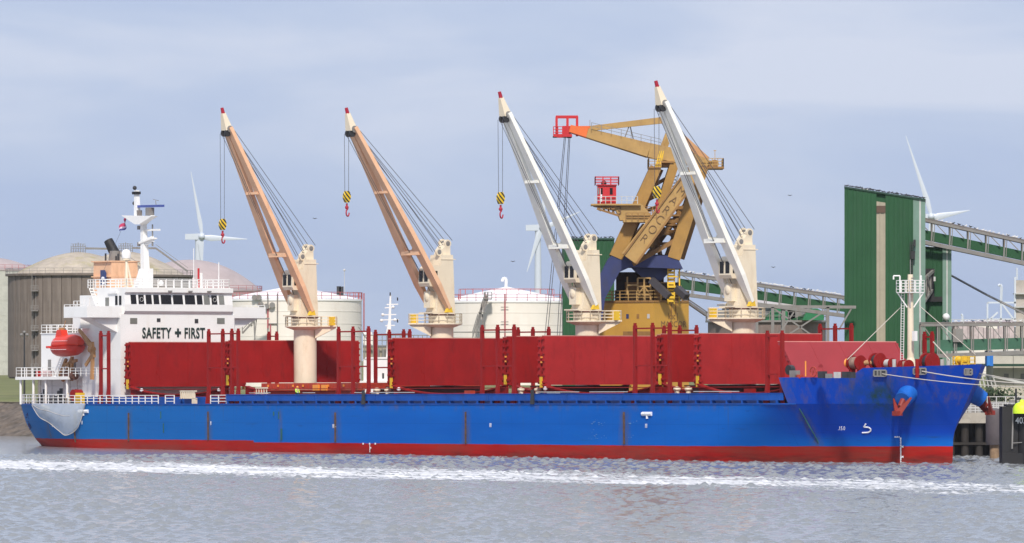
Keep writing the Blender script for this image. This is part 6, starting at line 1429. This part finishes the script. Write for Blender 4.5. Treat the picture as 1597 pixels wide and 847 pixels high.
# steel gantry frame in front of the silo
def gantry():
    Y = 800; off = Vector((at(1260, 560, Y).x, Y, 5.0)); root = empty('pipe_gantry', off); tag(root, 'grey steel gantry with crossed braces in front of the round silo', 'gantry'); P = lambda x, y, d=0: at(x, y, Y+d)-off
    m = MB(); m.beam(P(1180, 478), P(1335, 479), .4, .4); m.beam(P(1180, 478, 4), P(1335, 479, 4), .4, .4); m.build('beam', M_GREY, root)
    for x in (1205, 1291):
        for d in (0, 4): m = MB(); m.beam(P(x, 479, d), Vector((P(x, 560, d).x, d, 0)), .4, .4); m.build('column', M_GREY, root)
    for a, b in (((1208, 482), (1265, 522)), ((1238, 487), (1212, 525)), ((1288, 484), (1228, 523)), ((1328, 481), (1308, 515))): m = MB(); m.beam(P(*a), P(*b), .2, .2); m.build('brace', M_GREY, root)
gantry()
def silo():
    Y = 930; off = Vector((at(1196, 560, Y).x, Y, 5.2)); root = empty('grain_silo', off); tag(root, 'squat round concrete silo with shallow grey cone roof behind the last white deck crane', 'silo'); 
    px = Y/FP; Z = lambda y: at(0, y, Y).z-off.z
    m = MB(); m.lathe((0, 0, 0), [(92*px, -.5), (92*px, Z(503))], 48, caps=False); m.build('silo_wall', mat('silo_concrete', (.17, .13, .115), .85, var=.2, dirt=(.3, .27, .25), dirt_amt=.6, dirt_scale=(1, 1, .06)), root, smooth=True)
    m = MB(); m.lathe((0, 0, 0), [(96*px, Z(503)), (96*px, Z(500)), (.1, Z(500))], 48, caps=False); ring_rail(m, Vector((0, 0, Z(500))), 95*px, 1.3, 40, .05); m.build('walkway', M_GREY, root)
    m = MB(); m.lathe((0, 0, 0), [(70*px, Z(501)), (70*px, Z(478))], 10, caps=False); m.build('head_house', mat('head_house_grey', (.24, .24, .24), .7, var=.15), root)
    m = MB(); m.lathe((0, 0, 0), [(78*px, Z(477)), (78*px, Z(474.5)), (30*px, Z(466)), (.1, Z(460))], 12, caps=False); m.build('cone_roof', mat('roof_grey', (.46, .43, .42), .7, var=.1), root)
    for x in (1206, 1262):
        m = MB(); c = at(x, 560, Y).x-off.x; y = -62*px
        m.prism([(c-1.5, y-3, Z(500)), (c+1.8, y-3, Z(500)), (c+1.8, y-3, Z(487)), (c+.8, y-3, Z(482)), (c-.2, y-3, Z(482)), (c-.8, y-3, Z(485))], (0, 3, 0)); m.build('green_hood', mat('hood_green', (.015, .16, .06), .5), root)
        m = MB(); m.prism([(c-3.5, y-1, Z(500)), (c-.8, y-1, Z(500)), (c+.2, y-1, Z(486))], (0, 2, 0)); m.build('green_hood', M_GRN, root)
    for x in (1125, 1150, 1235, 1225): m = MB(); c = at(x, 560, Y).x-off.x; m.box((c-1, -68*px, Z(500)), (c+1.2, -60*px, Z(484))); m.build('dust_filter', M_GREY, root)
silo()
# small plant beyond on the left of the silo and under the crane
def plant(name, label, Y, boxes, cat='building', z0=5.0):
    x = boxes[0][0]; off = Vector((at(x, 560, Y).x, Y, z0)); root = empty(name, off); tag(root, label, cat)
    for nm, x0, y0, x1, y1, d0, d1, mt in boxes:
        pass
    return root
def boxes_thing(name, label, cat, Y, items, z0=5.0):
    off = Vector((at(items[0][1], 560, Y).x, Y, z0)); root = empty(name, off); tag(root, label, cat)
    for it in items:
        nm, x0, y0, x1, y1, d0, d1, mt = it; m = MB(); a, b = at(x0, y0, Y)-off, at(x1, y1, Y)-off; a.y, b.y = d0, d1; m.box(a, b); m.build(nm, mt, root)
    return root, (lambda x, y, d=0: at(x, y, Y+d)-off)
M_SHED = mat('pale_shed_wall', (.52, .49, .42), .7, var=.08, dirt=(.35, .3, .24), dirt_amt=.5)
sh1, P1 = boxes_thing('warehouse', 'pale warehouse wall behind the bow at the right edge of the picture', 'warehouse', 800, [('wall', 1549, 640, 1900, 549, 0, 12, M_SHED), ('roof', 1547, 549, 1905, 546.5, -.5, 12.5, M_LGREY), ('canopy_beam', 1510, 571.5, 1900, 567.5, -2.5, -.5, M_DGRN)])
for x in (1580, 1612):
    m = MB(); m.box(P1(x, 549, -.1), P1(x+.8, 600, -.1)+Vector((0, .1, 0))); m.build('wall_seam', M_GREY, sh1)
for x, w_ in ((1566, 7), (1592, 8)):
    m = MB(); m.box(P1(x, 592, -.12), P1(x+w_, 583, 0)); m.build('window', M_GREY, sh1)
m = MB()
for i in range(5): m.beam(P1(1525+i*6, 580+i*2, -3), P1(1530+i*6, 604, -3), .15, .15)
m.beam(P1(1515, 580, -3), P1(1610, 600, -3), .25, .3); m.build('lattice_brace', M_LGREY, sh1)
b1, _ = boxes_thing('blue_container', 'small bright blue container standing at the left end of the pale warehouse', 'container', 795, [('container_wall', 1539, 571, 1549, 548.5, 0, 3, mat('container_blue', (.02, .16, .55), .5)), ('container_door', 1540, 570, 1544, 550, -.08, 0, mat('container_blue2', (.03, .2, .6), .5))])
pl, PP = boxes_thing('process_column', 'pale process column and frame rising over the conveyor at the right edge', 'process plant', 1200, [('column', 1584, 560, 1606, 437, 0, 4, mat('column_beige', (.42, .38, .34), .6, var=.2)), ('platform', 1583, 459, 1608, 457, -1, 5, M_LGREY), ('platform', 1583, 480, 1608, 478, -1, 5, M_LGREY)])
m = MB()
for a, b in (((1540, 472), (1584, 472)), ((1540, 472), (1540, 510)), ((1561, 472), (1561, 510)), ((1583, 432), (1583, 510)), ((1540, 498), (1584, 498)), ((1563, 474), (1580, 497)), ((1545, 497), (1556, 487))):
    m.beam(PP(*a), PP(*b), .35, .35)
m.path([PP(1561, 472), PP(1562, 447), PP(1560, 443.5), PP(1557, 446)], .3, 6); m.path([PP(1586, 436), PP(1586, 420), PP(1585, 418)], .2, 6); m.path([PP(1501, 505), PP(1501, 492), PP(1499, 490)], .25, 6); m.build('frame', M_TURB, pl)
m = MB()
for i in range(16):
    x = 1486+i*8; m.box(PP(x, 540, 40), PP(x+5, 505+(i*37 % 9), 44))
m.build('distant_pipework', mat('distant_pipework_pink', (.50, .42, .42), .7, var=.25, vscale=.6), pl)
# sagging cable from the green tower
m = MB(); m.path([at(1483, 430, 815), at(1540, 461, 812), at(1600, 491, 809), at(1680, 528, 806)], .11, 6); m.path([at(1483, 428, 815), at(1540, 459, 812), at(1600, 489, 809), at(1680, 526, 806)], .04, 5)
tag(m.build('pipe_line', M_GREY), 'thin grey inclined pipe line running down to the right from the green tower', 'pipe')
# low plant seen between the hatches and the far coaster
lp, PL = boxes_thing('control_building', 'beige plant building with pipe racks seen through the gap between the hatch covers', 'building', 1000, [('wall', 566, 640, 612, 540, 0, 6, M_BEIGE), ('upper_wall', 566, 540, 586, 522, 1, 6, M_TANK), ('dome_vent', 566, 523, 580, 518, 1, 4, M_ROOF)])
m = MB()
for y in (523, 531, 539): m.beam(PL(566, y, -1), PL(700, y, -1), .15, .15)
for x in range(568, 700, 7): m.beam(PL(x, 523, -1), PL(x, 560, -1), .12, .12)
for x in (590, 598, 603): m.tube(PL(x, 600, -1.5), PL(x, 545, -1.5), .25)
m.beam(PL(559, 510, -1), PL(580, 540, -1), .4, .2); m.build('pipe_rack', M_GREY, lp)
def coaster():
    Y = 775; off = Vector((at(606, 560, Y).x, Y, 0)); root = empty('coaster_ship', off); tag(root, 'white superstructure and mast of a smaller vessel glimpsed between the hatch covers', 'ship'); P = lambda x, y, d=0: at(x, y, Y+d)-off
    m = MB(); m.prism([(-9, 0, -.5), (16, 0, -.5), (18, 0, 4.5), (-10, 0, 4.5)], (0, 7, 0)); m.build('hull', M_DBLUE, root)
    m = MB(); m.box(P(567, 640, .5), P(640, 560, 5)); m.box(P(560, 598, 0), P(640, 594, 6)); m.prism([P(568, 561, .5), P(612, 561, .5), P(612, 557, .5), P(570, 557, .5)], (0, 4, 0)); m.build('superstructure', M_WHITE, root)
    m = MB(); m.box(P(575, 594, .4), P(578, 587, .6)); m.box(P(596, 590, .4), P(599, 582, .6)); m.build('window', M_DARK, root)
    m = MB(); m.beam(P(606, 560, 2), P(609, 460, 2), .6, .6, .2, .2)
    for y, a, b in ((475, 603, 621), (480, 600, 615), (491, 597, 618), (499, 596, 622), (508, 601, 616)): m.beam(P(a, y, 2), P(b, y-.5, 2), .14, .14)
    for x, y in ((613, 479), (597, 491), (595, 500), (616, 499)): m.ball(P(x, y, 2), .22, n=8, m=6)
    m.tube(P(603, 520, 2), P(607, 500, 2), .12); m.build('mast', M_WHITE, root)
    m = MB()
    for x, y0, y1 in ((620, 464, 469), (620, 498, 503), (608.5, 456, 461)): m.box(P(x-1, y0, 1.8), P(x+1, y1, 2.2))
    m.build('navigation_light', M_BLACK, root)
coaster()
# lamp post on the dike
m = MB(); q = at(38, 600, 930); q.z = 5.4; t_ = at(38, 521, 930); m.tube(q, t_, .16, .1)
lo = m.build('lamp_post', M_DARK); tag(lo, 'tall dark lamp post with a cluster of floodlights on the grassy dike', 'lamp post')
m = MB(); m.beam(t_+Vector((-.45, 0, .05)), t_+Vector((.45, 0, .05)), .12, .12)
for k in (-.45, 0, .45): m.ball(t_+Vector((k, -.1, -.12 if k else .3)), .24, n=8, m=6)
m.build('lamp_head', M_GREY, lo)
# ================================================================== JETTY, DOLPHIN
def jetty():
    off = at(1545, 560, 706); off.z = 0; root = empty('jetty', off); tag(root, 'low concrete jetty on dark piles with a white railing, beyond the stem', 'jetty'); P = lambda x, y, d=0: at(x, y, 706+d)-off
    m = MB(); z0, z1 = P(0, 660).z, P(0, 644).z; m.box((P(1440, 560).x, 0, z0), (P(1760, 560).x, 9, z1)); m.build('deck_slab', M_QUAY, root)
    m = MB(); m.box((P(1430, 560).x, 8.5, -1), (P(1760, 560).x, 9.5, z0)); m.build('back_wall', M_PILE, root)
    for i in range(14):
        m = MB(); x = P(1440+i*22, 560).x; m.tube((x, 1.0, -1.5), (x, 1.0, z0), .45, n=12); m.tube((x+1, 5.0, -1.5), (x+1, 5.0, z0), .45, n=12); m.build('pile', M_PILE, root)
    m = MB(); z = P(0, 692).z; m.beam((P(1440, 0).x, .6, z), (P(1700, 0).x, .6, z), .3, .3); m.build('waler', M_PILE, root)
    m = MB(); m.rail([Vector((P(1500, 560).x, .3, z1)), Vector((P(1700, 560).x, .3, z1))], 1.15, 4, .55, .05); m.rail([Vector((P(1500, 560).x, 3, z1)), Vector((P(1700, 560).x, 3, z1))], 1.9, 3, 1.1, .05); m.build('railing', M_LGREY, root)
    m = MB(); m.box((P(1484, 0).x, 3, z1), (P(1700, 0).x, 8, P(0, 628).z)); m.build('service_duct', M_GREY, root)
    m = MB()
    for x, y in ((1528, 633), (1575, 624)): m.box(P(x, 644, 1), P(x+7, y, 2))
    m.build('bollard', M_GREY, root)
    # bush
    rng = random.Random(8); b = MB(); c = P(1556, 616, 14)
    for i in range(420):
        p = c+Vector((rng.gauss(0, 1.15), rng.gauss(0, .8), rng.gauss(0, .42))); s = .16+rng.random()*.14; d = Vector((rng.gauss(0, 1), rng.gauss(0, 1), rng.gauss(0, 1))).normalized(); e = d.orthogonal().normalized()
        b.quad(p-d*s, p+e*s*.5, p+d*s, p-e*s*.5)
    bo = b.build('bush', M_LEAF, None, fix=False); bo.location = off; tag(bo, 'dark green bush growing behind the jetty railing near the stem', 'bush')
    # timber fender pile
    o2 = at(1551, 560, 690); o2.z = 0; m = MB(); Q = lambda x, y, d=0: at(x, y, 690+d)-o2
    m.lathe((0, 0, 0), [(.55, -1.5), (.55, Q(0, 672).z)], 14); w = m.build('fender_pile', M_WOOD, smooth=True); w.location = o2; tag(w, 'timber fender pile with a grey rubber sleeve between the stem and the black dolphin', 'fender pile')
    m = MB(); m.lathe((0, 0, 0), [(.9, Q(0, 694).z), (1.02, Q(0, 690).z), (1.02, Q(0, 645).z), (.75, Q(0, 638).z), (.2, Q(0, 636.5).z)], 18); m.build('rubber_sleeve', mat('grey_rubber', (.09, .075, .08), .7, var=.2), w, smooth=True)
    # mooring dolphin
    Y = 655; o3 = at(1592, 560, Y); o3.z = 0; root = empty('mooring_dolphin', o3); tag(root, 'black steel mooring dolphin with a lime yellow cap at the right edge of the picture', 'mooring dolphin'); W = lambda x, y, d=0: at(x, y, Y+d)-o3
    m = MB(); m.box(W(1563, 760, 0), W(1583, 634, 4)); m.box(W(1570, 634, 0), W(1640, 630.5, 4)); m.box(W(1563, 724, -.4), W(1640, 706, 3)); m.build('fender_block', M_BLACK, root)
    m = MB(); m.tube((W(1606, 0).x, .8, -2), (W(1606, 0).x, .8, W(0, 631).z), 1.45, n=24); m.build('pile', M_BLACK, root, smooth=True)
    m = MB(); m.beam(W(1580, 636, -.2), W(1578.5, 700, -.2), .12, .16); m.beam(W(1580, 691, -.3), W(1594, 690, -.3), .08, .08); m.build('edge_strip', M_GREY, root)
    m = MB(); c = W(1594, 645, -1.0); m.lathe(c, [(1.02, 0), (1.02, .3), (.95, .75), (.7, 1.1), (.3, 1.25), (.22, 1.5), (.02, 1.55)], 20); m.build('lamp_cap', M_LIME, root, smooth=True, angle=50)
    m = MB(); m.tube(W(1584.5, 632, 1), W(1584.5, 606, 1), .11); m.box(W(1586, 624, 1), W(1592, 620, 1.5)); m.build('marker_post', M_DARK, root)
    text('lettering', '4032', 1.0, W(1583.5, 660.5, -.72), (1, 0, 0), (0, 0, 1), M_MARK, root, .01, sx=.85)
jetty()
# ================================================================== BIRDS
def bird_mesh(nm, mt):
    m = MB(); m.ball((0, 0, .16), .24, .1, .1, 8, 6); m.ball((.2, 0, .28), .08, .07, .08, 6, 5); m.prism([(-.2, -.06, .17), (-.45, 0, .2), (-.2, .06, .17)], (0, 0, .03)); m.beam((0, 0, 0), (0, 0, .1), .03, .03); m.prism([(.26, -.02, .27), (.36, 0, .26), (.26, .02, .27)], (0, 0, .02))
    o = m.build(nm, mt); return o
def birds():
    rng = random.Random(21); protos = {}
    M_G = mat('gull_white', (.75, .74, .72), .8, var=.1); M_B = mat('bird_black', (.03, .03, .035), .8)
    def put(kind, p, label, grp):
        if kind not in protos: o = protos[kind] = bird_mesh(kind, M_G if kind == 'seagull' else M_B)
        else: o = protos[kind].copy(); COL.objects.link(o)
        o.location = p; s = rng.uniform(.6, .95); o.scale = (s, s, s); o.rotation_euler = (0, 0, rng.choice([0, math.pi])+rng.uniform(-.9, .9)); tag(o, label, 'bird', grp)
    t1 = (1058, 427, 1330, 467); t2 = (1426, 340, 1680, 396); t3 = (1436, 507, 1700, 506)
    for (ln, Y, x0, x1, n, lab) in ((t1, 850, 1064, 1130, 16, 'seagull perched on the conveyor bridge roof left of the last white crane'), (t1, 850, 1182, 1314, 40, 'seagull perched on the conveyor bridge roof right of the last white crane'), (t2, 806, 1462, 1597, 22, 'seagull perched on the sloping conveyor bridge right of the green tower'), (t3, 770, 1486, 1597, 18, 'seagull perched on the level conveyor bridge behind the bow')):
        for i in range(n):
            x = x0+(x1-x0)*(i+rng.uniform(.1, .9))/n; y = ln[1]+(ln[3]-ln[1])*(x-ln[0])/(ln[2]-ln[0])
            put('seagull' if rng.random() < .8 else 'dark_bird', at(x, y, Y)+Vector((0, rng.uniform(0, 2.2), .37)), lab if False else lab.replace('seagull', 'seagull'), 'birds on the conveyor bridges')
    for i in range(42):
        x = 1318+124*(i+rng.uniform(.1, .9))/42; put('dark_bird', at(x, 291+20*(x-1317)/126, 802)+Vector((0, rng.uniform(0, .6), .05)), 'dark bird perched on the sloping roof edge of the tall green tower', 'birds on the tall green tower')
    for i in range(6):
        x = 1347+rng.uniform(0, 14); put('seagull', at(x, 292.5+20*(x-1317)/126, 802)+Vector((0, 6, .3)), 'white gull perched on the roof of the tall green tower', 'birds on the tall green tower')
    for i in range(18):
        x = 880+76*(i+rng.uniform(.1, .9))/18; put('dark_bird', at(x, 374, 880)+Vector((0, .2, .25)), 'dark bird perched on the roof edge of the green building behind the first white boom', 'birds on the green building')
    for x, y in ((491, 341), (1232, 305), (800, 408), (1206, 417)):
        m = MB(); c = at(x, y, 900); m.ball(c, .15, .08, .06, 8, 6); m.prism([c, c+Vector((-.2, .1, .12)), c+Vector((-.4, .1, .05)), c+Vector((-.18, 0, .03))], (0, .05, 0)); m.prism([c, c+Vector((.2, .1, .12)), c+Vector((.4, .1, .05)), c+Vector((.18, 0, .03))], (0, .05, 0))
        wh = {491: 'between the two salmon booms', 1232: 'to the right of the last white boom', 800: 'above the white tank with the goose-neck vent', 1206: 'beside the tower of the last white crane'}[x]
        tag(m.build('flying_bird', M_B), 'small bird flying in the sky '+wh, 'bird')
    # each perched bird of the two kinds already carries a true label
birds()
# ================================================================== AIR
def haze():
    m = bpy.data.materials.new('haze_air'); m.use_nodes = True; nt = m.node_tree; nt.nodes.clear(); N = nt.nodes.new
    out = N('ShaderNodeOutputMaterial'); v = N('ShaderNodeVolumePrincipled'); v.inputs['Color'].default_value = (.82, .86, .93, 1); v.inputs['Density'].default_value = 0.00003; v.inputs['Anisotropy'].default_value = 0.2
    nt.links.new(v.outputs['Volume'], out.inputs['Volume'])
    b = MB(); b.box((-9500, -500, -4), (9500, 9500, 160)); o = b.build('haze', m); tag(o, kind='stuff')
haze()
